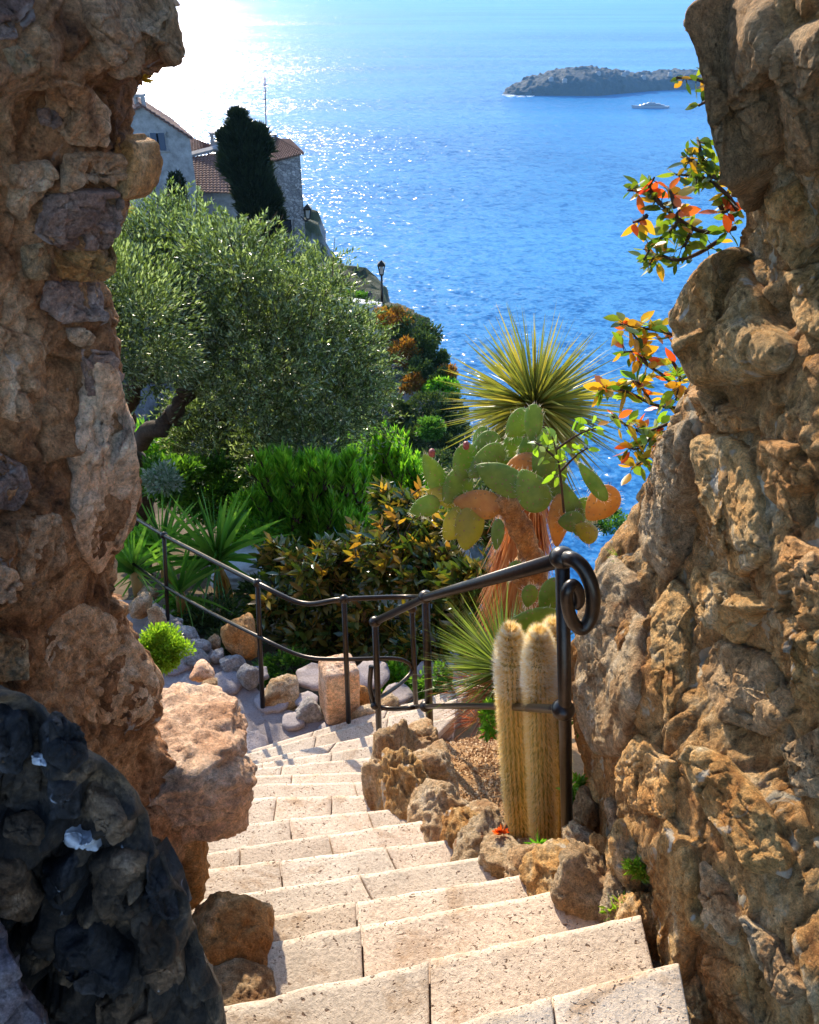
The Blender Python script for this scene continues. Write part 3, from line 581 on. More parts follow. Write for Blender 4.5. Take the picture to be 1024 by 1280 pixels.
def patch(poly, bv, proud, seed, back=0.05, amp=1.0, rings=30, sq=4.0, loc=None, fr=1.0, lump=0, npt=84):
    """a stone whose outline is given on the wall face; dome with steep sides, roots inside the wall"""
    o = inpoly(poly, seed, npt); P3 = []
    for (x, y) in o:
        if loc: P3.append(loc(x, y)); continue
        d = P(x, y, 1.0); d = d / np.linalg.norm(d); h = bv.ray_cast(Vector((0, 0, 0)), Vector(d))
        P3.append(np.array(h[0]) if h[0] is not None else None)
    good = [p for p in P3 if p is not None]
    if len(good) < 20: return None
    cd = np.median([np.linalg.norm(p) for p in good]); D = np.array([np.linalg.norm(p) if p is not None else cd for p in P3])
    D = np.clip(D, cd * 0.75, cd * 1.3); 
    for _ in range(10): D = (np.roll(D, 1) + 2 * D + np.roll(D, -1)) / 4
    P3 = np.array([(lambda v: v / np.linalg.norm(v) * D[i])(P(x, y, 1.0)) for i, (x, y) in enumerate(o)])
    c = P3.mean(0); _, _, vt = np.linalg.svd(P3 - c); n = vt[2]; n = -n if n.dot(c) > 0 else n
    view = -c / np.linalg.norm(c); n = n * 0.6 + view * 0.4; n /= np.linalg.norm(n); rad = np.linalg.norm(P3 - c, axis=1).mean()
    rs = np.concatenate([[1.0], 1 - np.linspace(0, 1, rings)[1:] ** 1.25]); vd_ = -P3 / np.linalg.norm(P3, axis=1, keepdims=True) if loc else n; V = [P3 - vd_ * back, P3 - vd_ * back * 0.4]
    for r in rs[:-1]:
        q_ = c + (P3 - c) * r
        V.append(q_ - (q_ / np.linalg.norm(q_, axis=1, keepdims=True) if loc else -n) * proud * (1 - r ** sq) ** (1 / 2.2))
    V = np.array(V); q = V * 1.0
    dsp = amp * (0.006 * fbm(q * 13 * fr + seed, 4, seed) + 0.012 * facet(q * 11 * fr + .2 * fbm(q * 12, 2)[..., None], seed) + 0.0065 * facet(q * 27 * fr + .2 * fbm(q * 20, 2)[..., None], seed + 9) + 0.0035 * fbm(q * 70, 3, seed))
    if lump:
        l1, l2, _ = worley(q * lump + 0.25 * fbm(q * 9, 2, 5)[..., None], seed); dsp = dsp + 0.042 * (sst(l2 - l1, 0, .45) - .6)
    fade = np.concatenate([[0, .3], np.clip((1 - rs[:-1]) * 6 + 0.35, 0, 1)])[:, None]
    Gn = grid_normals(np.concatenate([V[:, -1:], V, V[:, :1]], 1))[:, 1:-1]; sg = np.sign(np.sum(Gn[2:-2] * n, -1).mean()) or 1; wn = np.clip((1 - np.concatenate([[1, 1], rs[:-1]])) * 8, 0, 1)[:, None, None]
    Gn = Gn * sg * wn + n * (1 - wn); V = V + Gn * (dsp * fade)[..., None]; nr = len(V); k = len(o)
    cv = V[-1].mean(0) ; VV = np.vstack([V.reshape(-1, 3), cv]); Fq = grid_faces(k, nr, True).tolist() + [[(nr - 1) * k + j, (nr - 1) * k + (j + 1) % k, nr * k] for j in range(k)]
    return VV, Fq

# ---- left jamb
SILL = [(-400, 150), (-120, 185), (-40, 195), (0, 205), (20, 215), (45, 226), (66, 229), (74, 224), (84, 205), (92, 172), (100, 166), (150, 160), (250, 156), (290, 147), (338, 143), (350, 133), (385, 147), (450, 146), (500, 160), (560, 168), (605, 178), (640, 172), (665, 162), (695, 150), (740, 151), (780, 161), (820, 178), (850, 198), (885, 200), (905, 190), (930, 185), (960, 215), (1000, 246), (1050, 244), (1110, 234), (1160, 240), (1300, 262)]
wl = root('left_rock_wall', (-0.9, 1.1, -2.4), 'brown rubble rock wall framing the left side of the view', 'rock wall')
PL = [(0, 0), (-.015, -.05), (-.08, -.2), (-.17, -.38), (-.27, -.48), (-.5, -.52), (-1.2, -.5), (-1.5, .4), (-.4, .4), (-.07, .12)]
def zrows(Ye, lo, hi, n):
    py = np.linspace(lo, hi, n); return np.array([-Ye * math.tan(PITCH + math.atan((p - 640) / F)) for p in py])
ZL = zrows(1.25, -420, 1400, 430)
bvl = jamb('mortar_core', SILL, lambda z: 1.25, PL, ZL, (5, 210), rockdisp(11, 0.9, (1, 1, 1), 0.016), 'mortarL', wl)
STL = [('rockL', .03, [(100, -20), (205, -20), (222, 30), (229, 62), (222, 78), (168, 92), (145, 98), (122, 68), (105, 30)]),
 ('palestone', .015, [(3, 62), (22, 55), (50, 80), (32, 102), (12, 82)]), ('purple', .012, [(0, -10), (45, -10), (40, 25), (15, 50), (-10, 50)]),
 ('rockL', .018, [(78, 192), (118, 188), (152, 190), (156, 222), (150, 228), (100, 222), (75, 240)]), ('rockL', .02, [(12, 205), (62, 198), (72, 215), (45, 245), (22, 275), (8, 260)]),
 ('purple', .02, [(55, 245), (95, 235), (148, 232), (152, 275), (132, 312), (75, 312), (42, 292)]), ('palestone', .015, [(25, 308), (55, 302), (63, 322), (58, 345), (28, 347)]),
 ('amber', .02, [(66, 318), (120, 312), (146, 318), (145, 338), (112, 348), (72, 342)]), ('peach', .022, [(108, 445), (142, 455), (162, 520), (170, 580), (176, 610), (162, 658), (148, 690), (132, 705), (118, 728), (98, 690), (86, 640), (92, 560), (100, 500)]),  # amber and tall peach stones hold sunlit patches in their colour
 ('purple', .016, [(100, 434), (142, 440), (145, 470), (135, 492), (106, 494)]), ('rockL', .02, [(-10, 405), (50, 425), (52, 490), (25, 530), (-10, 520)]), ('purple', .018, [(-10, 560), (32, 580), (40, 612), (18, 640), (-10, 635)]),
 ('peach', .018, [(-12, 700), (20, 712), (22, 735), (8, 746), (-12, 746)]), ('rockL', .010, [(62, 775), (100, 752), (150, 772), (182, 815), (199, 855), (196, 893), (165, 912), (118, 905), (72, 870), (55, 820)]),
 ('palestone', .016, [(-12, 790), (36, 800), (36, 850), (-12, 850)]), ('amber', .03, [(156, 168), (176, 182), (181, 206), (176, 234), (158, 252), (148, 210)]), ('rockL', .014, [(60, 95), (110, 105), (140, 140), (130, 180), (85, 180), (55, 140)]),
 ('rockL', .012, [(82, 410), (100, 408), (117, 420), (100, 428), (84, 424)]), ('purple', .012, [(55, 350), (125, 352), (132, 400), (80, 405), (50, 385)]), ('rockL', .014, [(20, 650), (75, 640), (85, 700), (60, 760), (25, 760)]), ('purple', .006, [(45, 136), (62, 134), (74, 150), (68, 162), (50, 156)])]
for i, (mt, pr, po) in enumerate(STL):
    r = patch(po, bvl, pr * 0.75, 20 + i, 0.05, 0.95, 44, 10.0, npt=120)
    if r: part('stone', mesh('stone', *r, mt), wl)
def rbox(c, size, seed, e=5, sub=6, amp=0.05, rot=(0, 0, 0), fr=2.5):
    d, f = ico(sub); r = (np.abs(d) ** e).sum(1) ** (-1 / e); v = d * r[:, None]
    w_ = v + d * (amp * fbm(v * fr + seed, 5, seed) + amp * .4 * ridge(v * fr * 2 + seed, 4, seed + 2) + amp * .8 * facet(v * 2.2 + seed, seed) + amp * .5 * facet(v * 5.5 + seed, seed + 5))[:, None]
    from mathutils import Euler
    R = np.array(Euler(rot).to_matrix()); return (w_ * np.array(size) / 2) @ R.T + np.array(c), f
# ledge stone sticking out of the jamb, and the orange foot of the wall below it
part('ledge_stone', mesh('ledge_stone', *rbox(P(196, 958, 1.36), (0.42, 0.38, 0.235), 4, 5, 6, 0.085, (-0.12, 0.06, 0.30)), 'peach'), wl)
part('foot_stone', mesh('foot_stone', *rbox(P(190, 1060, 1.27), (0.26, 0.22, 0.34), 9, 5, 5, 0.07, (0, 0.1, 0.2)), 'amber'), wl)
# near dark rock
nl = root('near_dark_rock', (-0.45, 0.5, -1.45), 'near black rock with white specks filling the lower left corner', 'rock')
def near_loc(Y0): return lambda x, y: P(x, y, Y0 + 0.00012 * max(0, 1300 - y))
DK = [(-120, 800), (-40, 845), (30, 862), (70, 892), (112, 930), (150, 978), (190, 1048), (225, 1108), (243, 1165), (262, 1225), (275, 1300), (250, 1400), (-150, 1400), (-200, 1000)]
dkv, dkf = patch(DK, None, 0.05, 71, 0.30, 0.9, 150, 3.0, near_loc(0.50), 1.6, 17, 420); part('rock_face', mesh('rock_face', dkv, dkf, 'dark'), nl)
MT['bluish'] = rock_mat('rock_bluegrey', [(0.10, 0.08, 0.09), (0.26, 0.21, 0.24), (0.42, 0.38, 0.42)], 10, 0.3, (0.62, (0.62, 0.64, 0.70)))
part('rock_spur', mesh('rock_spur', *patch([(-80, 1120), (-5, 1150), (14, 1190), (28, 1235), (58, 1270), (70, 1330), (-80, 1380)], None, 0.04, 75, 0.15, 0.8, 60, 2.4, near_loc(0.40), 1.5, 24, 160), 'bluish'), nl)
MT['fleck'] = plain('white_quartz', (0.44, 0.44, 0.48), 0.6, 0, .3, 90, .3)
bvd = BVHTree.FromPolygons([tuple(q) for q in dkv], dkf)
MT['dark2'] = rock_mat('rock_dark_brown', [(0.012, 0.009, 0.007), (0.045, 0.029, 0.018), (0.14, 0.085, 0.05), (0.30, 0.20, 0.13)], 12, 0.6, (0.68, (0.45, 0.45, 0.48)), 0.5)
MT['dark3'] = rock_mat('rock_dark_blue', [(0.008, 0.008, 0.010), (0.024, 0.022, 0.024), (0.085, 0.078, 0.085)], 12, 0.6, (0.68, (0.36, 0.38, 0.46)), 0.5)
for i, (mt, pr, po) in enumerate([('fleck', .012, [(84, 1036), (98, 1032), (112, 1041), (128, 1056), (112, 1056), (96, 1048), (84, 1046)]), ('fleck', .008, [(44, 940), (56, 942), (58, 958), (46, 956)]), ('dark2', .022, [(16, 1018), (40, 1012), (58, 1030), (52, 1056), (28, 1052), (14, 1040)]),
    ('dark2', .03, [(120, 1064), (150, 1056), (192, 1066), (196, 1120), (166, 1144), (130, 1140), (116, 1100)]), ('dark3', .026, [(64, 895), (100, 912), (112, 948), (84, 968), (54, 950), (48, 915)]), ('dark3', .024, [(0, 880), (34, 888), (44, 930), (20, 960), (-20, 950)]),
    ('dark2', .024, [(-10, 1070), (30, 1075), (56, 1110), (40, 1150), (-10, 1140)]), ('dark3', .026, [(70, 1160), (130, 1150), (170, 1180), (160, 1230), (100, 1235), (66, 1200)]), ('dark2', .022, [(116, 975), (146, 996), (170, 1036), (150, 1054), (122, 1030), (108, 1000)]), ('dark3', .022, [(56, 1075), (96, 1062), (112, 1100), (90, 1140), (60, 1125)]),
    ('dark2', .024, [(176, 1150), (220, 1160), (234, 1210), (204, 1236), (174, 1210)]), ('dark3', .022, [(190, 1062), (214, 1105), (226, 1146), (204, 1144), (190, 1110)]), ('dark2', .02, [(120, 1244), (180, 1240), (200, 1290), (120, 1300)]), ('dark3', .02, [(60, 975), (100, 975), (104, 1008), (66, 1014)])]):
    r = patch(po, bvd, pr, 700 + i, 0.03, 0.45, 30, 3.0, fr=2.2)
    if r: part('embedded_stone', mesh('embedded_stone', *r, mt), nl)

# boulder and kerb rocks on the left side of the steps
def thing_rock(name, c, size, seed, mat, label, cat='rock', group=None, e=None, rot=(0, 0, 0), sub=5, amp=0.07):
    from mathutils import Euler
    if e: v, f = rbox(c, size, seed, e, sub, amp, rot)
    else: v, f = rockv(c, size, seed, sub, 14, 8, amp, 2.2, Euler(rot))
    return top(name, mesh(name, v, f, mat), label, cat, group)
thing_rock('boulder', P(283, 1188, 1.0), (0.19, 0.2, 0.24), 15, 'amber', 'rounded amber boulder lying on the left end of the near steps', 'boulder', None, 3, (0.2, 0.3, 0))
thing_rock('boulder', P(292, 1262, 0.86), (0.17, 0.16, 0.16), 19, 'palestone', 'small pale rock at the bottom edge beside the near dark rock', 'boulder', None, 3)

# ---- right wall
SILR = [(-400, 830), (-60, 862), (0, 862), (40, 867), (62, 888), (100, 893), (170, 906), (230, 922), (255, 927), (300, 926), (318, 905), (345, 872), (395, 850), (440, 851), (470, 858), (485, 845), (530, 828), (590, 810), (625, 799), (655, 796), (672, 775), (700, 748), (730, 738), (760, 730), (790, 722), (830, 716), (900, 718), (950, 722), (1000, 720), (1100, 690), (1300, 660)]
wr = root('right_rock_wall', (0.9, 1.1, -2.2), 'orange brown weathered rock wall framing the right side of the view', 'rock wall')
def YeR(z): return float(1.36 + 0.36 * sst(np.array(-z), 0.62, 1.02))
PR = [(0, 0), (.005, -.05), (.03, -.3), (.05, -.6), (.09, -.85), (.16, -1.15), (.6, -1.3), (1.6, -.9), (1.6, .5), (.6, .55), (.10, .12)]
ZR = zrows(1.5, -420, 1420, 470)
bvr = jamb('mortar_core', SILR, YeR, PR, ZR, (6, 330), rockdisp(31, 1.0, (1, 1, 0.7), 0.012), 'mortarR', wr, lambda x, z: x + 0.03 * max(0, -1.9 - z))
STR = [('rockR', .035, [(925, 312), (895, 320), (866, 352), (848, 400), (852, 445), (872, 480), (905, 486), (950, 474), (985, 462), (1000, 430), (965, 380), (945, 340)]),
 ('brownR', .03, [(872, 0), (960, -20), (985, 60), (978, 200), (950, 262), (928, 235), (908, 172), (896, 100), (888, 60)]), ('amber', .02, [(866, 484), (900, 498), (945, 520), (950, 533), (920, 541), (886, 516)]),
 ('amber', .022, [(956, 548), (1000, 552), (1020, 600), (1010, 658), (985, 632), (962, 600)]), ('amber', .02, [(988, 668), (1034, 690), (1034, 750), (1000, 737), (984, 702)]),
 ('rockR', .022, [(872, 542), (930, 547), (955, 620), (966, 700), (930, 722), (897, 640), (876, 590)]), ('rockR', .02, [(878, 705), (930, 728), (962, 760), (930, 805), (890, 782), (868, 742)]),
 ('palestone', .02, [(984, 930), (1034, 905), (1044, 1000), (1000, 995)]), ('rockR', .03, [(862, 928), (915, 948), (965, 1010), (1000, 1075), (990, 1100), (940, 1092), (885, 1015), (860, 965)]),
 ('palestone', .02, [(882, 1078), (915, 1108), (930, 1150), (920, 1185), (890, 1150), (880, 1110)]), ('palestone', .016, [(930, 1142), (975, 1172), (1010, 1240), (985, 1262), (950, 1200)]),
 ('rockR', .03, [(838, 1015), (872, 1060), (882, 1150), (862, 1240), (832, 1200), (826, 1100)]), ('brownR', .025, [(985, 40), (1040, 20), (1040, 200), (1005, 215), (985, 150)]), ('rockR', .02, [(990, 345), (1040, 330), (1040, 430), (1008, 420)]),
 ('palestone', .03, [(768, 690), (740, 726), (726, 800), (724, 900), (745, 945), (785, 945), (800, 880), (808, 790), (800, 720)]), ('palestone', .025, [(832, 545), (864, 520), (872, 600), (868, 680), (842, 730), (808, 700), (808, 630)]),
 ('rockR', .02, [(772, 960), (800, 915), (848, 955), (842, 1028), (792, 1012)]), ('rockR', .02, [(845, 720), (868, 752), (862, 850), (838, 900), (818, 840), (820, 760)]), ('brownR', .016, [(900, 800), (960, 815), (1000, 880), (960, 920), (900, 900), (880, 850)]),
 ('rockR', .02, [(965, 240), (1000, 225), (1030, 300), (1000, 335), (965, 300)]), ('amber', .016, [(880, 1190), (930, 1210), (945, 1290), (890, 1290)]), ('rockR', .016, [(990, 790), (1034, 780), (1034, 880), (1000, 870)])]
for i, (mt, pr, po) in enumerate(STR):
    r = patch(po, bvr, pr * 1.15, 120 + i, 0.06, 0.75, 54, 11.0, npt=140)
    if r: part('stone', mesh('stone', *r, mt), wr)

# ------------------------------------------------------------------ planting bed: border stones and gravel
def bed_z(X, Y): return np.interp(Y, [1, 1.45, 1.85, 2.4, 2.84, 3.3, 4.3], [-1.80, -2.20, -2.60, -2.97, -3.26, -3.72, -4.3])
X, Y = np.meshgrid(np.linspace(-0.25, 1.5, 120), np.linspace(1.0, 4.2, 160)); Z = bed_z(X, Y)
left = np.interp(Y, [1.0, 1.25, 1.5, 2.0, 2.5, 3.0, 3.3, 4.2], [0.44, 0.30, 0.19, 0.03, 0.0, 0.02, 0.04, .3]); X = np.maximum(X, left); Z = Z + 0.008 * fbm(np.stack([X, Y, Z], -1) * 12, 3)
G = np.stack([X, Y, Z], -1); top('gravel_bed', mesh('gravel_bed', G.reshape(-1, 3), grid_faces(120, 160), plain('bed_soil', (0.26, 0.15, 0.07), 0.95, 0, 0.1, 90, 0.4, 0.004)), kind='structure')
n = 9000; x = rng.uniform(0.0, 0.75, n); y = rng.uniform(1.2, 3.3, n); lf = np.interp(y, [1.0, 1.25, 1.5, 2.0, 2.5, 3.0, 3.3], [0.44, 0.30, 0.19, 0.03, 0.0, 0.02, 0.04]); k = x > lf; x, y = x[k], y[k]; n = len(x)
cc = np.stack([x, y, bed_z(x, y) + 0.004], -1); tet = np.array([[1, 0, -.4], [-.5, .87, -.4], [-.5, -.87, -.4], [0.1, 0, .7]]); s = rng.uniform(0.005, 0.011, (n, 1, 1)); 
Rz = rng.normal(size=(n, 3, 3)) * 0.35 + np.eye(3); V = np.einsum('ij,njk->nik', tet, Rz) * s + cc[:, None]; o = np.arange(n)[:, None] * 4
top('gravel', mesh('gravel', V.reshape(-1, 3), np.concatenate([o + [0, 1, 3], o + [1, 2, 3], o + [2, 0, 3]]), 'grav', False, np.repeat(rng.random(n), 4)), 'small orange brown gravel chips spread over the cactus bed', 'gravel', kind='stuff')
BS = [(479, 1000, 34, 84, 2.08, 'narrow upright stone at the lower left end of the bed border'), (490, 948, 40, 70, 2.42, 'leaning stone by the foot of the last railing post'), (512, 1012, 46, 132, 2.0, 'tallest stone of the border curving beside the steps'),
      (520, 935, 50, 46, 2.5, 'capping stone at the foot of the middle railing post'), (540, 975, 50, 60, 2.15, 'pitted stone below the post shadow in the bed border'), (556, 1035, 58, 92, 1.78, 'big pitted stone bulging over the steps in mid border'),
      (583, 1052, 44, 70, 1.62, 'slanting stone between the big pitted stone and the round ones'), (606, 1068, 48, 78, 1.50, 'tall rounded stone left of the orange flower'), (632, 1078, 46, 52, 1.40, 'smooth rounded pale stone below the orange flower'),
      (664, 1092, 50, 64, 1.31, 'rough stone with orange side next to the green succulent'), (700, 1100, 70, 76, 1.22, 'broken stone with bright orange patch at the corner of the step'), (738, 1118, 60, 84, 1.12, 'weathered stone under the fern at the end of the border'),
      (602, 1030, 38, 40, 1.66, 'low stone tucked behind the slanting border stone')]
for i, (x, y, a, b, Yq, lb) in enumerate(BS):
    c = P(x, y, Yq); s = depth(c) / F
    thing_rock('border_stone', c, (a * s * (1.75 if i < 8 else 1.6), max(a, 52) * s * 1.7, b * s * (1.55 if i < 8 else 1.4)), 300 + i, 'palestone' if i % 4 != 2 else 'rockR', lb, 'stone', 'border stones of the cactus bed', None, (-0.35, 0.1 * math.sin(i * 2), 0.35), 5, 0.075)
for i, (x, y, a, b, Yq, mt, lb) in enumerate([(872, 1262, 56, 90, .80, 'rockR', 'brown rock rising at the right end of the nearest step'), (815, 1206, 34, 52, .93, 'palestone', 'small pale rock wedged at the nearest step corner'), (728, 1058, 46, 40, 1.32, 'palestone', 'pale cracked rock at the foot of the scroll post'), (757, 1072, 40, 40, 1.2, 'rockR', 'rock wedged between the pale cracked rock and the wall'), (765, 990, 50, 60, 1.5, 'rockR', 'knobbly rock against the wall foot behind the scroll post'),
      (790, 1030, 60, 70, 1.32, 'palestone', 'knobbly rock standing above the small ferns at the wall foot'), (735, 1012, 40, 50, 1.5, 'brownR', 'dark shaded rock right behind the scroll post'), (788, 1090, 60, 80, 1.1, 'rockR', 'rock behind the ferns growing out of the wall foot'), (800, 1165, 50, 110, 0.98, 'rockR', 'upright rock right of the top step corner'), (770, 1135, 46, 60, 1.05, 'palestone', 'pale rock under the trailing fern at the step corner')]):
    c = P(x, y, Yq); s = depth(c) / F
    thing_rock('rock', c, (a * s * 1.2, a * s * 1.6, b * s * 1.2), 340 + i, mt, lb, 'rock', 'rocks at the foot of the right wall', None, (-0.3, 0.1, 0.2), 5, 0.10)
# boulders beside the lower path
PB = [(197, 777, 26, 26, 4.35, 'palestone', 'round cream boulder left of the far railing post'), (177, 760, 34, 28, 4.5, 'palestone', 'cream boulder beside the wall edge under the sword leaves'), (232, 796, 36, 28, 4.3, 'greystone', 'large pale grey boulder right of the far railing post'),
      (253, 808, 26, 18, 4.15, 'greystone', 'flat grey stone in front of the large pale grey boulder'), (246, 822, 32, 18, 4.0, 'greystone', 'flat light stone at the path edge above the shrub stones'), (268, 802, 18, 18, 4.25, 'palestone', 'small brown stone beyond the large pale grey boulder'), (273, 818, 18, 16, 4.05, 'greystone', 'small grey stone midway along the path edge'),
      (288, 830, 32, 22, 3.95, 'greystone', 'light stone at the path edge before the orange rock'), (311, 842, 28, 26, 3.8, 'greystone', 'pointed light stone left of the middle far post'), (350, 862, 46, 34, 3.72, 'palestone', 'large cream boulder right of the middle far post'),
      (386, 890, 38, 34, 3.55, 'greystone', 'rough blue grey boulder left of the squared block'), (304, 800, 46, 66, 4.15, 'amber', 'tall orange rock standing behind the path edge'), (252, 840, 34, 20, 3.0, 'peach', 'pale stone under the small round shrub'), (262, 858, 24, 18, 2.9, 'palestone', 'small stone where shrub and ledge meet the path'),
      (460, 893, 32, 24, 3.45, 'palestone', 'round stone right of the squared block'), (486, 880, 34, 22, 3.62, 'palestone', 'pale stone behind the last railing post'), (506, 892, 24, 20, 3.5, 'greystone', 'small stone between the two rightmost far posts'), (451, 870, 26, 30, 3.62, 'amber', 'orange stone leaning on the right side of the squared block'),
      (220, 780, 20, 16, 4.5, 'greystone', 'small grey stone behind the far railing post foot'), (184, 742, 30, 20, 4.9, 'palestone', 'pale stone farthest along the left path edge')]
for i, (x, y, a, b, Yq, mt, lb) in enumerate(PB):
    c = P(x, y, Yq); s = depth(c) / F
    thing_rock('boulder', c, (a * s * 1.1, a * s * 1.0, b * s * 1.25), 380 + i, mt, lb, 'boulder', 'boulders along the lower path', None, (0, 0, i * 0.7), 4, 0.06)
c = P(424, 862, 3.55); s = depth(c) / F
thing_rock('squared_block', c, (44 * s, 0.2, 86 * s), 404, 'peach', 'squared stone block with flat beige face behind the far railing', 'stone block', None, 9, (0, 0.03, 0.35), 5, 0.03)
# ------------------------------------------------------------------ village houses above the bay
MT['plaster'] = plain('house_plaster', (0.28, 0.27, 0.27), 0.9, 0, 0.2, 1.3, 0.4, 0.05)
MT['tile'] = plain('roof_tile', (0.22, 0.12, 0.09), 0.85, 0, 0.2, 3.0, 0.45, 0.02)
MT['shutter'] = plain('shutter_paint', (0.05, 0.07, 0.11), 0.6); MT['hole'] = plain('window_glass', (0.02, 0.025, 0.035), 0.15)
m, nt, N, L, B = M('tower_stone'); pos = nd(nt, 'ShaderNodeNewGeometry').outputs['Position']
vo = nd(nt, 'ShaderNodeTexVoronoi', {'Vector': nd(nt, 'ShaderNodeMapping', {0: pos, 3: (1.2, 1.2, 2.2)}).outputs[0], 'Scale': 1.9}, feature='DISTANCE_TO_EDGE')
vc = nd(nt, 'ShaderNodeTexVoronoi', {'Vector': nd(nt, 'ShaderNodeMapping', {0: pos, 3: (1.2, 1.2, 2.2)}).outputs[0], 'Scale': 1.9})
c = ramp(nt, nd(nt, 'ShaderNodeSeparateColor', {0: vc.outputs['Color']}).outputs[0], [(0, (0.20, 0.19, 0.19)), (0.6, (0.34, 0.32, 0.31)), (1, (0.50, 0.46, 0.44))])
c = mixc(nt, ramp(nt, vo.outputs[0], [(0.0, 0.0), (0.08, 1.0)]), (0.07, 0.07, 0.08), c); L.new(c, B.inputs['Base Color']); B.inputs['Roughness'].default_value = 0.9
b = nd(nt, 'ShaderNodeBump', {'Strength': 1, 'Distance': 0.15, 'Height': vo.outputs[0]}); L.new(b.outputs[0], B.inputs['Normal']); MT['tstone'] = m
def hull(front, depthv, mat=None):
    """front polygon (list of 3D points) pushed back by depthv -> closed prism"""
    f = np.array(front); b = f + np.array(depthv); n = len(f)
    return np.vstack([f, b]), [list(range(n)), list(range(2 * n - 1, n - 1, -1))] + [[i, i + n, (i + 1) % n + n, (i + 1) % n] for i in range(n)]
def roof_sheet(a, b, c, d, pitch=0.32, amp=0.09, th=0.14):
    """corrugated tile plane, a-b along the eave, d-c along the ridge"""
    a, b, c, d = map(np.array, (a, b, c, d)); n = max(4, int(np.linalg.norm(b - a) / pitch * 6)); nr = max(3, int(np.linalg.norm(d - a) / 0.4)); nrm = np.cross(b - a, d - a); nrm = nrm / np.linalg.norm(nrm); nrm = nrm * (1 if nrm[2] > 0 else -1)
    U = np.linspace(0, 1, n); R = []
    for j in range(nr):
        for e in (0, 0.96):
            v = (j + e) / nr; p = (a + (b - a) * U[:, None]) * (1 - v) + (d + (c - d) * U[:, None]) * v
            R.append(p + nrm * (amp * np.abs(np.sin(U * n / 6 * math.pi)) + 0.08 * (1 - e))[:, None])
    G = np.array(R); Bq = G.copy() - nrm * th; V = np.vstack([G.reshape(-1, 3), Bq.reshape(-1, 3)]); k = len(R) * n; Fq = grid_faces(n, len(R)).tolist(); 
    Fq += [[i + k for i in reversed(q)] for q in Fq]; Fq += [[i, i + 1, i + 1 + k, i + k] for i in range(n - 1)]; return V, Fq
def window(rt, px0, px1, py0, py1, Yq, shutters=True):
    a, b = P(px0, py1, Yq), P(px1, py0, Yq); W, H = b[0] - a[0], b[2] - a[2]; c = (a + b) / 2
    fr = part('window', mesh('window', *joinm([box(c + [sx * W / 2, 0, 0], (.12, .3, H + .2)) for sx in (-1, 1)] + [box(c + [0, 0, sz * H / 2], (W + .35, .34, .14)) for sz in (-1, 1)]), 'plaster', False), rt)
    part('pane', mesh('pane', *box(c + [0, .05, 0], (W, .06, H)), 'hole', False), fr)
    if shutters:
        for sx in (-1, 1): part('shutter', mesh('shutter', *box(c + [sx * W * .27, -.2, 0], (W * .40, .08, H * .96)), 'shutter', False), fr)
def chimney_mb(px, py, Yq, wpx=9, hpx=14, arch=True):
    c = P(px, py, Yq); s = depth(c) / F; W, H = wpx * s, hpx * s
    return [box(c + [-W * .4, 0, 0], (W * .22, W * .9, H)), box(c + [W * .4, 0, 0], (W * .22, W * .9, H)), box(c + [0, 0, H * .45], (W * 1.2, W * 1.1, H * .16)), box(c + [0, 0, -H * .45], (W * 1.15, W * 1.0, H * .4))]
h = root('gabled_house', P(180, 240, 76), 'grey plastered gabled house with dark blue shutters at the left by the glitter', 'house')
Yh = 76; fr = [P(118, 290, Yh), P(237, 290, Yh), P(237, 171, Yh), P(178, 133, Yh), P(118, 171, Yh)]; x3 = fr[2][0]
zb = fr[2][2]; fr = [np.array([x, Yh, z]) for x, z in [(fr[4][0], zb - 9), (x3, zb - 9), (x3, zb), (fr[3][0], fr[3][2]), (fr[4][0], zb)]]
part('wall', mesh('wall', *hull(fr, (-4.6, 11, 0)), 'plaster', False), h)
for s0, s1 in ((2, 3), (4, 3)):
    a, d = fr[s0] + [0.3 if s0 == 2 else -.3, -.35, -.1], fr[s1] + [0, -.35, .12]; k = np.array((-4.8, 11.8, 0)); part('roof', mesh('roof', *roof_sheet(a, a + k, d + k, d), 'tile', False), h)
part('chimney', mesh('chimney', *joinm(chimney_mb(175, 128, 77, 11, 18)), 'plaster', False), h)
window(h, 191, 206, 165, 188, Yh - .05); window(h, 172, 183, 170, 190, Yh - .05)
h2 = root('tiled_roof_house', P(285, 250, 79), 'low house with two orange tiled roof slopes between the gabled house and the cypress', 'house')
wv = [P(237, 236, 78.5), P(352, 236, 78.5)]; z0 = wv[0][2]; part('wall', mesh('wall', *hull([[wv[0][0], 78.5, z0 - 7], [wv[1][0], 78.5, z0 - 7], [wv[1][0], 78.5, z0], [wv[0][0], 78.5, z0]], (0, 9, 1.5)), 'plaster', False), h2)
part('roof', mesh('roof', *roof_sheet(P(236, 240, 77.6), P(350, 244, 77.6), P(350, 182, 84), P(236, 197, 84)), 'tile', False), h2)
part('roof', mesh('roof', *roof_sheet(P(236, 196, 84.5), P(290, 186, 84.5), P(278, 187, 90), P(237, 171, 90)), 'tile', False), h2)
part('coping', mesh('coping', *hull([P(237, 197, 83.8), P(276, 187, 83.8), P(276, 184, 83.8), P(237, 194, 83.8)], (0, .8, .2)), 'plaster', False), h2)
part('chimney', mesh('chimney', *joinm(chimney_mb(269, 173, 86, 10, 13)), 'plaster', False), h2)
h3 = root('stone_tower_house', P(352, 290, 78), 'square rubble stone tower with a lean red tiled roof right of the cypress', 'tower')
A_, B_ = P(322, 208, 80), P(375, 193, 76.5); zt = B_[2]; zl = A_[2]
fr = [np.array([A_[0], 80, zl - 10]), np.array([B_[0], 76.5, zl - 10]), np.array([B_[0], 76.5, zt]), np.array([A_[0], 80, zl])]
part('wall', mesh('wall', *hull(fr, (-2.6, 9, 0)), 'tstone', False), h3)
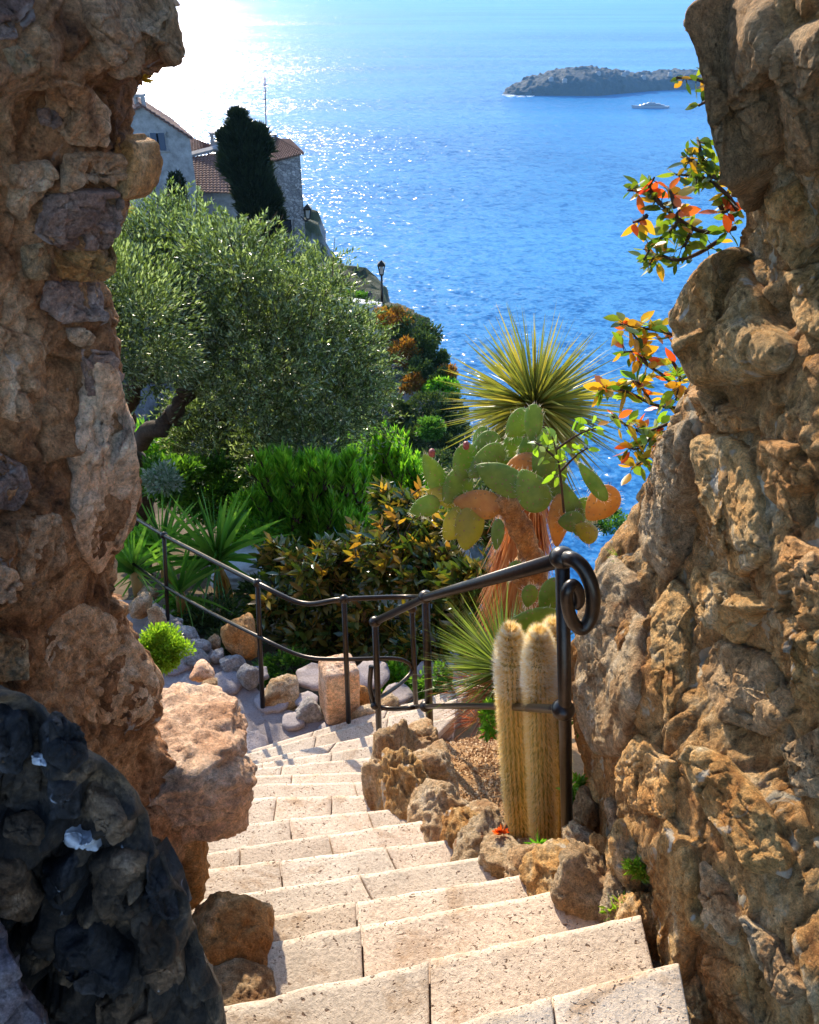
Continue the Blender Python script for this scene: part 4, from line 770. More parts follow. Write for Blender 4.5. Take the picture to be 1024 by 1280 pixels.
k = np.array([-2.6, 9, 0.0]); a, b = fr[3] + [-.5, -.5, 0.1], fr[2] + [.4, -.4, .1]; rd = P(300, 181, 86); re = P(345, 172, 84)
part('roof', mesh('roof', *roof_sheet(a, b, re, rd), 'tile', False), h3); part('roof', mesh('roof', *roof_sheet(b, b + k * .8, rd + [1.5, 3, 0], re), 'tile', False), h3)
part('chimney', mesh('chimney', *joinm(chimney_mb(341, 172, 83, 9, 8)), 'slate', False), h3); part('chimney', mesh('chimney', *joinm(chimney_mb(328, 172, 84, 9, 8)), 'slate', False), h3)
window(h3, 351, 365, 273, 293, 77.4, False)
part('antenna', mesh('antenna', *joinm([tube([P(333, 170, 84), P(331, 96, 84)], .05, 5)] + [tube([P(331 - 3, y, 84), P(331 + 3, y, 84)], .03, 4) for y in (106, 114, 124)]), 'slate'), h3)
MT['lampg'] = plain('lamp_glass', (0.35, 0.33, 0.30), 0.2)
def lamp(px, py, py2, Yq, label, wall=False):
    c = P(px, py, Yq); s = depth(c) / F; e = P(px, py2, Yq); r = root('street_lamp', (c[0], c[1], e[2]), label, 'street lamp')
    if wall: part('bracket', mesh('bracket', *tube(smooth_path([c + [-1.6 * 6 * s, 0.3, -4 * s], c + [-3 * s, 0, -9 * s], c + [0, 0, -6 * s]]), .07, 6), 'iron'), r)
    else: part('pole', mesh('pole', *tube([[c[0], c[1], e[2]], [c[0], c[1], c[2] - 6 * s]], [.11, .07], 8), 'iron'), r)
    hd = []
    for z, w_ in ((-6, 2.2), (6, 5)): hd.append(box(c + [0, 0, z * s], (w_ * 2 * s, w_ * 2 * s, 1.6 * s)))
    for a in range(4):
        dx, dy = [(1, 1), (1, -1), (-1, -1), (-1, 1)][a]; hd.append(tube([c + [dx * 2 * s, dy * 2 * s, -6 * s], c + [dx * 4.2 * s, dy * 4.2 * s, 6 * s]], .6 * s, 4))
    v = np.array([[-5, -5, 7], [5, -5, 7], [5, 5, 7], [-5, 5, 7], [0, 0, 12]]) * s + c; hd.append((v, [[0, 1, 4], [1, 2, 4], [2, 3, 4], [3, 0, 4], [3, 2, 1, 0]]))
    part('lantern', mesh('lantern', *joinm(hd), 'iron', False), r); v, f = box(c, (4.5 * s, 4.5 * s, 10 * s)); part('lamp_glass', mesh('lamp_glass', v, f, 'lampg', False), r)
lamp(477, 337, 380, 58, 'tall black street lamp on the headland terrace against the sea'); lamp(385, 267, 285, 76, 'small black wall lantern on a bracket right of the stone tower', True)
# terrace wall, plinth and parasol on the headland
a, b = P(420, 377, 57), P(474, 386, 55.5); MT['lime_wall'] = plain('lime_wash', (0.66, 0.64, 0.60), 0.85, 0, .2, 2, .15)
r = root('terrace_wall', (a + b) / 2 - [0, 0, 3], 'low white terrace wall with a coping under the street lamp', 'wall')
part('wall_face', mesh('wall_face', *hull([a - [0, 0, 3], b - [0, 0, 3], b, a], (0.1, .6, 0)), 'lime_wall', False), r); part('coping', mesh('coping', *hull([a + [-.1, -.12, .003], b + [.1, -.12, .003], b + [.1, -.12, .22], a + [-.1, -.12, .22]], (0.1, .84, 0)), 'lime_wall', False), r)
def person(px, pyfeet, hpx, Yq, mat_top, label):
    c = P(px, pyfeet, Yq); k = msz(hpx, c) / 1.72
    r = root('person', c, label, 'person'); J = np.array([[0, 0, .95], [0, 0, 1.15], [0, 0, 1.4], [0, .01, 1.5], [0, .01, 1.62], [0, .01, 1.72], [.2, 0, 1.4], [.26, .03, 1.12], [.2, -.15, .95], [-.2, 0, 1.4], [-.26, .03, 1.12], [-.2, -.15, .95], [.1, 0, .9], [.11, 0, .5], [.11, .03, .06], [-.1, 0, .9], [-.12, 0, .5], [-.12, .03, .06]]) 
    E = [(0, 1), (1, 2), (2, 3), (3, 4), (4, 5), (2, 6), (6, 7), (7, 8), (2, 9), (9, 10), (10, 11), (0, 12), (12, 13), (13, 14), (0, 15), (15, 16), (16, 17)]; R_ = [.16, .15, .17, .06, .11, .08, .06, .05, .04, .06, .05, .04, .1, .07, .05, .1, .07, .05]
    me = bpy.data.meshes.new('body'); me.from_pydata([tuple(v) for v in (J * k + c)], E, []); o = bpy.data.objects.new('body', me); COL.objects.link(o); md = o.modifiers.new('s', 'SKIN')
    for i, sv in enumerate(me.skin_vertices[0].data): sv.radius = (R_[i] * k, R_[i] * k * .8); sv.use_root = i == 0
    o.modifiers.new('d', 'SUBSURF').levels = 1; me.materials.append(MT[mat_top]); o.parent = r; o.matrix_basis = Matrix.Translation(-Vector(c))
MT['cloth'] = plain('dark_clothes', (0.06, 0.05, 0.06), 0.9); MT['cloth2'] = plain('red_clothes', (0.32, 0.10, 0.08), 0.9)
person(463, 381, 18, 56.4, 'cloth', 'person in dark clothes standing on the terrace left of the street lamp'); 

# ------------------------------------------------------------------ greenery
def leaf_cloud(c, rad, n, size, g, asp=0.35, clumps=14, flat=0.0, updir=0.3, seg=1, shell=0.55):
    cc = rdir(clumps, g) * np.array(rad) * g.uniform(shell, 0.85, (clumps, 1)); cr = g.uniform(0.28, 0.48, clumps)
    i = g.integers(0, clumps, n); d = rdir(n, g); p = cc[i] + d * np.array(rad) * (cr[i] * g.random(n) ** 0.4)[:, None]
    out = p / np.array(rad) + d * 0.5; dr = out + rdir(n, g) * 0.7 + np.array([0, 0, updir]); 
    return leaves(p + np.array(c), dr, rdir(n, g), size * g.uniform(.6, 1.3, n), size * asp, 0.2, tint=g.random(n), seg=seg, g=g)
def shrub(name, px, py, Yq, rpx, n, lpx, mat, label, seed, group=None, asp=0.45, trunk=True, cat='shrub', clumps=14, zoff=None, updir=.3):
    g = np.random.default_rng(seed); c = P(px, py, Yq); s = depth(c) / F; rad = np.array([rpx[0] * s, (rpx[0] + rpx[1]) / 2 * s, rpx[1] * s])
    base = c - [0, 0, rad[2] * 1.0]; r = root(name, base, label, cat, group)
    v, f, t = leaf_cloud(c, rad, n, lpx * s, g, asp, clumps, updir=updir); part('foliage', mesh('foliage', v, f, mat, False, t), r, kind='stuff')
    if trunk:
        st = []
        for k in range(5):
            e = c + rdir(1, g)[0] * rad * .6; st.append(tube(smooth_path([base, base * .5 + e * .5 + rdir(1, g)[0] * rad * .1, e], 4), np.linspace(.05, .015, 9) * rad[2], 5))
        part('stem', mesh('stem', *joinm(st), 'twig'), r)
    return r
# olive tree
g = np.random.default_rng(21)
OL = [(175, 330, 60), (225, 303, 46), (292, 322, 48), (240, 370, 80), (345, 368, 56), (320, 430, 90), (402, 400, 50), (432, 440, 44), (205, 425, 62), (400, 480, 72), (300, 520, 80), (370, 560, 60), (262, 545, 40), (435, 500, 48), (165, 380, 55), (320, 585, 45), (455, 455, 30), (398, 358, 30), (130, 350, 60), (300, 600, 35)]
ro = root('olive_tree', (-3.9, 9.3, float(garden_z(np.array(-3.9), np.array(9.3)))), 'large silver green olive tree spreading in front of the village houses', 'tree')
tw = []; TV = []
oc = [P(x, y, 9.0 + 0.9 * math.sin(i * 2.1)) for i, (x, y, r) in enumerate(OL)]; orr = [msz(r, c) for c, (x, y, r) in zip(oc, OL)]
wts = np.array(orr) ** 2.2; wts /= wts.sum(); ii = g.choice(len(OL), 6800, p=wts); d = rdir(6800, g); d[:, 1] -= 0.25
oc_, or_ = np.array(oc)[ii], np.array(orr)[ii]; st = oc_ + d * (or_ * g.uniform(.35, .98, 6800) ** .6)[:, None]
tdir = d * 0.6 + np.array([0, -0.1, 0.75]) + g.normal(size=d.shape) * .35; tdir /= np.linalg.norm(tdir, axis=1, keepdims=True); tl = g.uniform(.22, .5, 6800)
LB, LD, LU = [], [], []
for k in range(20):
    t = (k + .5) / 20; bpos = st + tdir * (tl * t)[:, None] - np.array([0, 0, 1.0]) * (tl * t * t * .25)[:, None]; side = rdir(6800, g); side -= tdir * np.sum(side * tdir, 1, keepdims=True)
    LB.append(bpos); LD.append(tdir * .8 + side * .8); LU.append(rdir(6800, g))
LB, LD, LU = map(np.concatenate, (LB, LD, LU)); n = len(LB)
v, f, t = leaves(LB, LD, LU, g.uniform(.045, .078, n), 0.019, .12, tint=np.clip(g.random(n), 0, .99), g=g)
part('crown', mesh('crown', v, f, 'olive', False, t), ro, kind='stuff')
k = np.arange(0, 6800, 6); tws = [tube([st[i], st[i] + tdir[i] * tl[i]], [.006, .003], 3, False) for i in k]; part('twigs', mesh('twigs', *joinm(tws), 'twig'), ro, kind='stuff')
tb = np.array(ro.location); fork = P(150, 560, 9.2)
def limb(pts, r0, r1): 
    p = smooth_path(pts, 6); p[1:-1] += 0.03 * g.normal(size=p[1:-1].shape); return tube(p, np.linspace(r0, r1, len(p)), 9)
part('trunk', mesh('trunk', *joinm([limb([tb - [0, 0, .3], (tb + fork) / 2 + [.15, 0, 0], fork], .26, .2)]), 'bark'), ro)
for pts in ([fork, P(185, 543, 8.1), P(215, 520, 8.0), P(235, 490, 8.0), P(252, 450, 8.2), P(280, 390, 8.6)], [fork, P(160, 500, 8.1), P(176, 476, 8.0), P(210, 455, 8.0), P(240, 400, 8.3)], [P(225, 520, 9.3), P(290, 515, 9.4), P(360, 480, 9.3), P(420, 430, 9.3)], [fork, P(140, 450, 9.4), P(170, 350, 9.4)]):
    part('limb', mesh('limb', *limb(pts, .12, .035), 'bark'), ro)
c0 = P(118, 400, 6.9); r = root('olive_tree', c0 - [0, 0, 2.9], 'nearer smaller olive tree added to shade the path, mostly hidden behind the left rock wall', 'tree'); g = np.random.default_rng(77)  # second olive, added to cast shade on the lower path
v, f, t = leaf_cloud(c0, (.95, .8, .75), 15000, .06, g, .28, 26, updir=.6); part('crown', mesh('crown', v, f, 'olive', False, t), r, kind='stuff'); part('trunk', mesh('trunk', *limb([c0 - [0, 0, 3.0], c0 - [.1, 0, 1.5], c0], .1, .04), 'bark'), r)
v, f, t = leaf_cloud(c0 + [-.9, .3, .3], (.9, .8, .8), 14000, .06, g, .28, 26, updir=.6); part('crown', mesh('crown', v, f, 'olive', False, t), r, kind='stuff')
# cypress
def cypress():
    c0 = P(318, 330, 64); g = np.random.default_rng(4); r = root('cypress_tree', c0 - [0, 0, 6], 'tall dark ragged cypress standing between the tiled roofs and the tower', 'tree')
    sp = [(297, 152, 3), (299, 165, 9), (298, 185, 17), (306, 180, 18), (300, 205, 25), (312, 195, 22), (312, 220, 27), (318, 240, 26), (322, 262, 24), (328, 280, 20), (333, 300, 16), (340, 315, 10), (288, 180, 8), (322, 175, 9), (335, 250, 12)]
    VV = []; n = 0; Bv, Dv = [], []
    sp += [(x + g.uniform(-1, 1) * rp * 1.0, y - g.random() * rp * .5, rp * .22) for x, y, rp in sp for _ in range(3)]
    for x, y, rp in sp:
        c = P(x, y, 64); R_ = msz(rp, c); k = int(330 * rp); R_ *= .86; d = rdir(k, g); Bv.append(c + d * R_ * (g.random((k, 1)) ** .35)); Dv.append(d * .5 + [0, 0, 1.0] + g.normal(size=(k, 3)) * .3)
    Bv, Dv = np.concatenate(Bv), np.concatenate(Dv); v, f, t = leaves(Bv, Dv, rdir(len(Bv), g), g.uniform(.4, 1.1, len(Bv)), .16, .2, g=g); part('crown', mesh('crown', v, f, 'dusk', False, t), r, kind='stuff')
    part('trunk', mesh('trunk', *tube([c0 - [0, 0, 6], P(300, 175, 64.2)], [.4, .08], 8), 'bark'), r)
cypress()
shrub('small_cypress', 222, 245, 70, (8, 26), 2500, 6, 'dusk', 'small dark pointed cypress in front of the gabled house', 61, cat='tree', asp=.4)
# shrubs on the headland
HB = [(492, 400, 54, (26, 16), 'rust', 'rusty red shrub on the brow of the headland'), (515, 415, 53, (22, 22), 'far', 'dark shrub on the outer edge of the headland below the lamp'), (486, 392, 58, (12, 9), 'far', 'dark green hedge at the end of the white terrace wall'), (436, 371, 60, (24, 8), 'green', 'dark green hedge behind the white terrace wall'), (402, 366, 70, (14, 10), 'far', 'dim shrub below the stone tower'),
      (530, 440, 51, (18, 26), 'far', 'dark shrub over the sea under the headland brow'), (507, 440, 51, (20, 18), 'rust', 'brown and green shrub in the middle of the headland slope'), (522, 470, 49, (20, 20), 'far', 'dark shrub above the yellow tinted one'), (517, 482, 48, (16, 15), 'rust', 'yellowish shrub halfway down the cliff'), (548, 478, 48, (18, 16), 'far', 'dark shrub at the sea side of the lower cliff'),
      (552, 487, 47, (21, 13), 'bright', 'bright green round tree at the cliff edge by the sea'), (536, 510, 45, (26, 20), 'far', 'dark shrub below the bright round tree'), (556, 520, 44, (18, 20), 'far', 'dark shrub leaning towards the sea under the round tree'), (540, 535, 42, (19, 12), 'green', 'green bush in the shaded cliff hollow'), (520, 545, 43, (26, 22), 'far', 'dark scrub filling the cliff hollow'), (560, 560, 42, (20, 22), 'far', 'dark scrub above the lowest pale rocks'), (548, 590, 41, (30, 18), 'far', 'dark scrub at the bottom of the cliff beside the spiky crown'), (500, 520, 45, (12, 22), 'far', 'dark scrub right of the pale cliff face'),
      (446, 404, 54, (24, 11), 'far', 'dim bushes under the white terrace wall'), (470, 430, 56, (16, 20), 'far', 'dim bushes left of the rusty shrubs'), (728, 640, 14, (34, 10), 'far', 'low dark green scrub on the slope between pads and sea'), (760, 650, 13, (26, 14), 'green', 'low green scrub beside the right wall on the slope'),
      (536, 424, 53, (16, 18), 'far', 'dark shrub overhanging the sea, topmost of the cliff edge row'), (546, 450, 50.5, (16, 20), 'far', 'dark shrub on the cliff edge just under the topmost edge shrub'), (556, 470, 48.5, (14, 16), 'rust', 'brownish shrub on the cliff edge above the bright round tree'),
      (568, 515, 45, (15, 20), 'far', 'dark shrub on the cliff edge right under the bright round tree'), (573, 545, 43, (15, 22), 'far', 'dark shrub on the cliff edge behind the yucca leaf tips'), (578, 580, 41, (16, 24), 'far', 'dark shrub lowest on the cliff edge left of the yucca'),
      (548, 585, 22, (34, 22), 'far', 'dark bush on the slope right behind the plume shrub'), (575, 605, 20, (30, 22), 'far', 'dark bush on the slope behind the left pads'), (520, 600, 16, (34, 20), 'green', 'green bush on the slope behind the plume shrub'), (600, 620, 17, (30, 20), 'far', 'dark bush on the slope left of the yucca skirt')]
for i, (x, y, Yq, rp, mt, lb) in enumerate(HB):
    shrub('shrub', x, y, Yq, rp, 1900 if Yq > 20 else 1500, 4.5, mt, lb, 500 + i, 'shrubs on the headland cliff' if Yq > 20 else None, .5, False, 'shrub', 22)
for i, (x, y, a, b, Yq, lb) in enumerate([(488, 480, 20, 34, 50, 'blue grey cliff rock between the olive leaves and rusty shrub'), (494, 508, 22, 44, 49, 'long pale cliff rock under the blue grey one'), (485, 520, 14, 40, 48.5, 'dark narrow cliff rock behind the olive crown'), (546, 575, 22, 26, 42, 'pale rock at the foot of the cliff, left of two'), (565, 580, 16, 26, 42, 'pale rock at the foot of the cliff, right of two'), (550, 498, 10, 14, 46.5, 'small pale rock under the bright round tree'), (478, 445, 14, 24, 52, 'pale rock below the white terrace')]):
    c = P(x, y, Yq); s = depth(c) / F; thing_rock('cliff_rock', c, (a * s * 1.1, a * s, b * s * 1.25), 600 + i, 'cliff', lb, 'rock', 'pale cliff rocks', None, (0, .25, .3), 4, .12)
for i, (x, y, Yq) in enumerate([(742, 628, 14), (752, 642, 13.5), (735, 650, 13)]):
    c = P(x, y, Yq); s = depth(c) / F; thing_rock('rock', c, (22 * s, 20 * s, 18 * s), 620 + i, 'greystone', ['white rock on the slope highest beside the sea', 'white rock on the slope nearest the right wall', 'white rock on the slope lowest behind the pads'][i], 'rock', 'white rocks on the far slope', None, (0, 0, i), 4, .1)
# middle garden: plume shrubs
def plumes(name, spots, Yq, label, seed, mat='bright'):
    g = np.random.default_rng(seed); Bv, Dv, Lv = [], [], []; st = []
    c0 = P(spots[0][0], spots[0][1] + spots[0][2], Yq); r = root(name, c0 - [0, 0, .4], label, 'shrub')
    for x, y, hh in spots:
        c = P(x, y, Yq + g.uniform(-.5, .5)); H = msz(hh, c); tip = c + np.array([g.normal() * .08, g.normal() * .08, H * .5]) ; ba = c - np.array([0, 0, H * .6]); st.append(tube([ba, tip], [.02, .006], 4, False))
        n = 130; t = g.random(n); p = ba + (tip - ba) * t[:, None]; a = g.uniform(0, 6.28, n); Bv.append(p); Dv.append(np.stack([np.cos(a), np.sin(a), np.full(n, 1.3) + t], -1)); Lv.append(g.uniform(.09, .17, n))
    v, f, t = leaves(np.concatenate(Bv), np.concatenate(Dv), rdir(len(np.concatenate(Bv)), g), np.concatenate(Lv), .022, .15, g=g); part('foliage', mesh('foliage', v, f, mat, False, t), r, kind='stuff'); part('stem', mesh('stem', *joinm(st), 'twig'), r)
g = np.random.default_rng(8); S = []
for i in range(230):
    x = g.uniform(425, 555); y0 = np.interp(x, [425, 470, 500, 530, 555], [560, 535, 545, 580, 610]); y = y0 + g.random() ** 1.3 * 120; S.append((x, y + 14, g.uniform(30, 46)))
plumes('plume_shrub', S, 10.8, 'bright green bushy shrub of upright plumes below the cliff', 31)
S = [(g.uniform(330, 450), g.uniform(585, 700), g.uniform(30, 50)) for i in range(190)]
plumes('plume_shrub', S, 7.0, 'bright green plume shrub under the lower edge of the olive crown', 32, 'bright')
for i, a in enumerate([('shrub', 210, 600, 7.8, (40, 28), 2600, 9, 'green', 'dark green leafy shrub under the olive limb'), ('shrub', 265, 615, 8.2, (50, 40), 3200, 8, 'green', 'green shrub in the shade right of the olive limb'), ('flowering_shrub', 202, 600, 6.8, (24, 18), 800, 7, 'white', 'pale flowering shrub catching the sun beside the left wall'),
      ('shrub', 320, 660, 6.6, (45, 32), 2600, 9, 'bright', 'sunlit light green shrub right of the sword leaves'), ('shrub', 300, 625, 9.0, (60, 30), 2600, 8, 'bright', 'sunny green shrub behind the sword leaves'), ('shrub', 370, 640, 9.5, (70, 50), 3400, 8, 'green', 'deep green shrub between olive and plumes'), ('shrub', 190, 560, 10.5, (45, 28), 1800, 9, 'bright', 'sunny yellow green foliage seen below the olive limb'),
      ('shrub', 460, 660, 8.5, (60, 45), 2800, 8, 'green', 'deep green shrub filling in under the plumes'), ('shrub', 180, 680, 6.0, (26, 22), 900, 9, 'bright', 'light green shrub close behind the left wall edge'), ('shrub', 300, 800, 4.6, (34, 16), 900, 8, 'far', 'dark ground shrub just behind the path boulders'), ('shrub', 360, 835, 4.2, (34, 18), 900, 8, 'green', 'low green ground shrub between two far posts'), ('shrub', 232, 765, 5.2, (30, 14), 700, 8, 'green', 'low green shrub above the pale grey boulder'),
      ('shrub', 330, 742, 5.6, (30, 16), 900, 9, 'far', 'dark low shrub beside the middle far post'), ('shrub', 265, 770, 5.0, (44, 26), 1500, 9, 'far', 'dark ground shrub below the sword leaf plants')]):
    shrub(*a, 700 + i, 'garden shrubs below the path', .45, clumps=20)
MT['terr'] = plain('lower_paving', (0.5, 0.47, 0.45), 0.9, 0, .2, 8, .3, .02)
thing_rock('limestone_slab', P(300, 708, 6.2), (.55, .5, .3), 44, 'terr', 'bright sunlit stone glimpsed behind the middle far post', 'rock', None, 4, (0, 0, .3), 5, .05)
# ---- sword leaf plants (each leaf its own object)
def blade_mesh(name, seg=6, w=0.06, droop=.25, fold=.12, mat='sword', prof=None):
    v, f, t = leaves(np.zeros((1, 3)), np.array([[1.0, 0, 0]]), np.array([[0, 1.0, 0]]), 1.0, w, fold, 0, seg, np.zeros(1), thick=prof or (lambda t: min(1, (t + .12) * 3) * (1 - t) ** .55 + .02))
    v[:, 2] -= droop * v[:, 0] ** 2; return mesh(name, v, f, mat, True, t)
def orient(p, d, L_, roll=0.0):
    d = Vector(d).normalized(); z = Vector((0, 0, 1)); s = z.cross(d); s = s.normalized() if s.length > 1e-3 else Vector((0, 1, 0)); u = d.cross(s)
    R = Matrix((d, s, u)).transposed().to_4x4() @ Matrix.Rotation(roll, 4, 'X'); return Matrix.Translation(Vector(p)) @ R @ Matrix.Scale(L_, 4)
def sword_plant(px, py, Yq, Lpx, n, label, seed, stem_px=60, heads=1, dry=14):
    g = np.random.default_rng(seed); c = P(px, py, Yq); s = depth(c) / F; base = c - [0, 0, stem_px * s * 1.2]
    r = root('sword_leaf_plant', base, label, 'plant', 'sword leaf plants beside the path'); part('stem', mesh('stem', *tube([base, c], [.05, .04], 8), 'dry'), r)
    ms = [blade_mesh('leaf', 6, .085, dr) for dr in (.08, .25, .45)]; md = blade_mesh('dead_leaf', 5, .07, .3, .1, 'dry')
    for k in range(n):
        a = g.uniform(0, 6.283); el = g.uniform(-.25, 1.35) if k > 6 else g.uniform(1.1, 1.5); d = (math.cos(a) * math.cos(el), math.sin(a) * math.cos(el), math.sin(el))
        part('leaf', ms[0 if el > 1 else (1 if el > .4 else 2)], r, orient(c + [0, 0, g.uniform(-.05, .05)], d, Lpx * s * g.uniform(.75, 1.15), g.uniform(-.4, .4)))
    for k in range(dry):
        a = g.uniform(0, 6.283); d = (math.cos(a) * .45, math.sin(a) * .45, -1); part('dead_leaf', md, r, orient(c - [0, 0, .05], d, Lpx * s * g.uniform(.4, .7), g.uniform(-.5, .5)))
sword_plant(272, 700, 5.4, 100, 62, 'fresh green sword leaf plant with dry yellow leaves, right of three', 41, 70, dry=26)
sword_plant(205, 690, 5.6, 85, 50, 'sword leaf plant behind the farthest railing post, middle of three', 42, 60)
sword_plant(168, 715, 4.9, 80, 36, 'sword leaf plant half hidden behind the left wall, left of three', 43, 40)
sword_plant(225, 742, 5.0, 75, 30, 'lower sword leaf plant with leaves hanging over the path boulders', 45, 30)
# ---- glossy shrubs with bronze rosettes
def ovate_mesh(name, mat, w=.5, cup=.10, bend=.25, seg=4):
    v, f, t = leaves(np.zeros((1, 3)), np.array([[1.0, 0, 0]]), np.array([[0, 1.0, 0]]), 1.0, w, cup, 0, seg, np.zeros(1), thick=lambda t: math.sin(math.pi * min(1, .04 + t * .96)) ** .75 * (1 - .25 * t) + .01)
    v[:, 2] -= bend * v[:, 0] ** 2; return mesh(name, v, f, mat, True, t)
LM = {k: [ovate_mesh('leaf', k, .40 if k[0] == 'm' else .58, .1, b) for b in (.1, .35)] for k in ('magn', 'magny', 'vgreen', 'vyel', 'vred', 'lime')}
def glossy_shrub(spec, label, seed, nros=110, young=.25, top_young=True, objmax=300, stuff=5):
    g = np.random.default_rng(seed); cs = [(P(x, y, Yq), msz(rp, P(x, y, Yq))) for x, y, rp, Yq in spec]; base = min(cs, key=lambda q: q[0][2])[0] - [0, 0, cs[0][1]]
    r = root('glossy_shrub', base, label, 'shrub', 'glossy leaved shrubs behind the far railing'); w_ = np.array([q[1] ** 2 for q in cs]); w_ /= w_.sum(); nl = 0; SB = [], [], [], []; stems = []
    for k in range(nros):
        c, R_ = cs[g.choice(len(cs), p=w_)]; d = rdir(1, g)[0]; d[1] = -abs(d[1]) if g.random() < .7 else d[1]; d[2] = d[2] * .8 + .25; tip = c + d * R_ * g.uniform(.6, 1.0); ax = d * .7 + np.array([0, 0, .8]); ax /= np.linalg.norm(ax)
        yg = g.random() < young * (1.6 if d[2] > .2 else .5); m_ = 'magny' if yg else 'magn'; stems.append(tube(smooth_path([c - [0, 0, R_ * .4], (c + tip) / 2 + rdir(1, g)[0] * R_ * .08, tip], 3), [.009, .009, .008, .007, .006, .005, .004][:7], 4, False))
        s1 = np.cross(ax, [0.3, .5, .1]); s1 /= np.linalg.norm(s1); s2 = np.cross(ax, s1); n = g.integers(7, 11)
        for q in range(n):
            a = q * 2.4 + g.uniform(-.2, .2); u = g.uniform(.35, 1.1); dd = (s1 * math.cos(a) + s2 * math.sin(a)) * math.cos(u) + ax * math.sin(u); p = tip - ax * q * .012
            if k % max(1, nros * 9 // objmax) == 0 and nl < objmax: part('leaf', LM[m_][q % 2], r, orient(p, dd, g.uniform(.085, .13), g.uniform(-.5, .5))); nl += 1
            else: SB[0].append(p); SB[1].append(dd); SB[2].append(g.uniform(.085, .13)); SB[3].append(yg)
    SB = [np.array(q) for q in SB]
    for flag, mt in ((False, 'magn'), (True, 'magny')):
        k = SB[3] == flag; n = k.sum()
        if n: v, f, t = leaves(SB[0][k], SB[1][k], rdir(n, g), SB[2][k], .038, .12, .15, 2, g.random(n), g); part('leaves', mesh('leaves', v, f, mt, True, t), r, kind='stuff')
    # inner leaves
    n = 260 * len(cs); i = g.integers(0, len(cs), n); p = np.array([cs[j][0] for j in i]) + rdir(n, g) * (np.array([cs[j][1] for j in i]) * g.uniform(.2, .8, n))[:, None]
    v, f, t = leaves(p, rdir(n, g), rdir(n, g), g.uniform(.08, .12, n), .036, .12, .1, 2, g.random(n), g); part('inner_leaves', mesh('inner_leaves', v, f, 'magn', True, t), r, kind='stuff'); part('branches', mesh('branches', *joinm(stems), 'twig'), r)
glossy_shrub([(400, 720, 60, 4.9), (355, 760, 45, 4.8), (440, 700, 50, 5.1), (350, 700, 32, 5.2), (420, 790, 50, 4.7), (380, 800, 34, 4.6)], 'dark glossy shrub with yellow bronze leaf tips behind the far railing', 51, 210, .15)
glossy_shrub([(500, 700, 60, 4.8), (500, 640, 38, 5.2), (540, 720, 52, 4.6), (470, 780, 50, 4.6), (560, 660, 34, 4.9), (560, 770, 46, 4.4), (480, 620, 20, 5.4)], 'bronze tipped glossy shrub rising behind the middle railing', 52, 240, .18)
glossy_shrub([(590, 730, 40, 4.2), (600, 790, 40, 4.1), (520, 810, 40, 4.3), (610, 660, 26, 4.4)], 'low dark glossy shrub left of the skirted yucca trunk', 53, 110, .10)
# palm-like fan and small greens
def fan(px, py, Yq, Lpx, n, mat, label, seed, w=.05, spread=(0.1, 1.4), droop=.2, name='fan_plant', obj=True, group=None, side=None):
    g = np.random.default_rng(seed); c = P(px, py, Yq); s = depth(c) / F; r = root(name, c, label, 'plant', group); ms = [blade_mesh('leaf', 4, w, d_, .1, mat) for d_ in (droop * .5, droop)]
    for k in range(n):
        a = g.uniform(0, 6.283) if side is None else g.uniform(*side); el = g.uniform(*spread); part('leaf', ms[k % 2], r, orient(c, (math.cos(a) * math.cos(el), math.sin(a) * math.cos(el), math.sin(el)), Lpx * s * g.uniform(.6, 1.1), g.uniform(-.6, .6)))
    return r
fan(362, 862, 4.3, 62, 46, 'bright', 'light green strappy plant fanning out behind the path boulders', 71, .07, (.0, 1.3), .5)
fan(385, 868, 4.2, 48, 30, 'dry', 'yellowing strappy plant beside the squared block', 72, .09, (.2, 1.2), .5)
shrub('shrub', 505, 850, 3.95, (26, 24), 900, 10, 'bright', 'small fresh green shrub behind the curved railing', 731, asp=.5)
shrub('succulent_bush', 202, 812, 2.55, (34, 26), 6800, 5, 'lime', 'small round yellow green bush sitting above the ledge stone', 733, asp=.6, clumps=30)
shrub('shrub', 540, 850, 3.7, (20, 26), 700, 9, 'green', 'dim green shrub between the two near railing posts', 734, asp=.5)
# ---- spiky grass plant and red dry base
def blades_obj(name, px, py, Yq, Lpx, n, mat, seed, el, w, r, rad=0.03, stuffn=0, partname='leaf'):
    g = np.random.default_rng(seed); c = P(px, py, Yq); s = depth(c) / F; ms = [blade_mesh(partname, 2, w, d_, .15, mat) for d_ in ((.02, .08) if mat != 'rost' else (.04, .22))]
    for k in range(n):
        a = g.uniform(0, 6.283); e = math.asin(g.uniform(math.sin(el[0]), math.sin(el[1]))); d = np.array((math.cos(a) * math.cos(e), math.sin(a) * math.cos(e), math.sin(e))); part(partname, ms[k % 2], r, orient(c + d * rad, d, Lpx * s * g.uniform(.62 if mat == 'rost' else .75, 1.12), g.uniform(-1, 1)))
    if stuffn:
        a = g.uniform(0, 6.283, stuffn); e = np.arcsin(g.uniform(math.sin(el[0]), math.sin(el[1]), stuffn)); d = np.stack([np.cos(a) * np.cos(e), np.sin(a) * np.cos(e), np.sin(e)], -1); Ls = Lpx * s
        v, f, t = leaves(c + d * rad, d + .10 * g.normal(size=(stuffn, 3)), rdir(stuffn, g), Ls * g.uniform(.5, 1.08, stuffn), Ls * w, .15, .08, 2, g.random(stuffn), g, thick=lambda t: 1 - t * .95); part(partname + '_mass', mesh('leaf_mass', v, f, mat, True, t), r, kind='stuff')
c = P(632, 850, 2.75); r = root('spiky_grass_plant', c - [0, 0, .12], 'spiky green rosette with dry red blades beneath, left of the hairy cacti', 'plant')
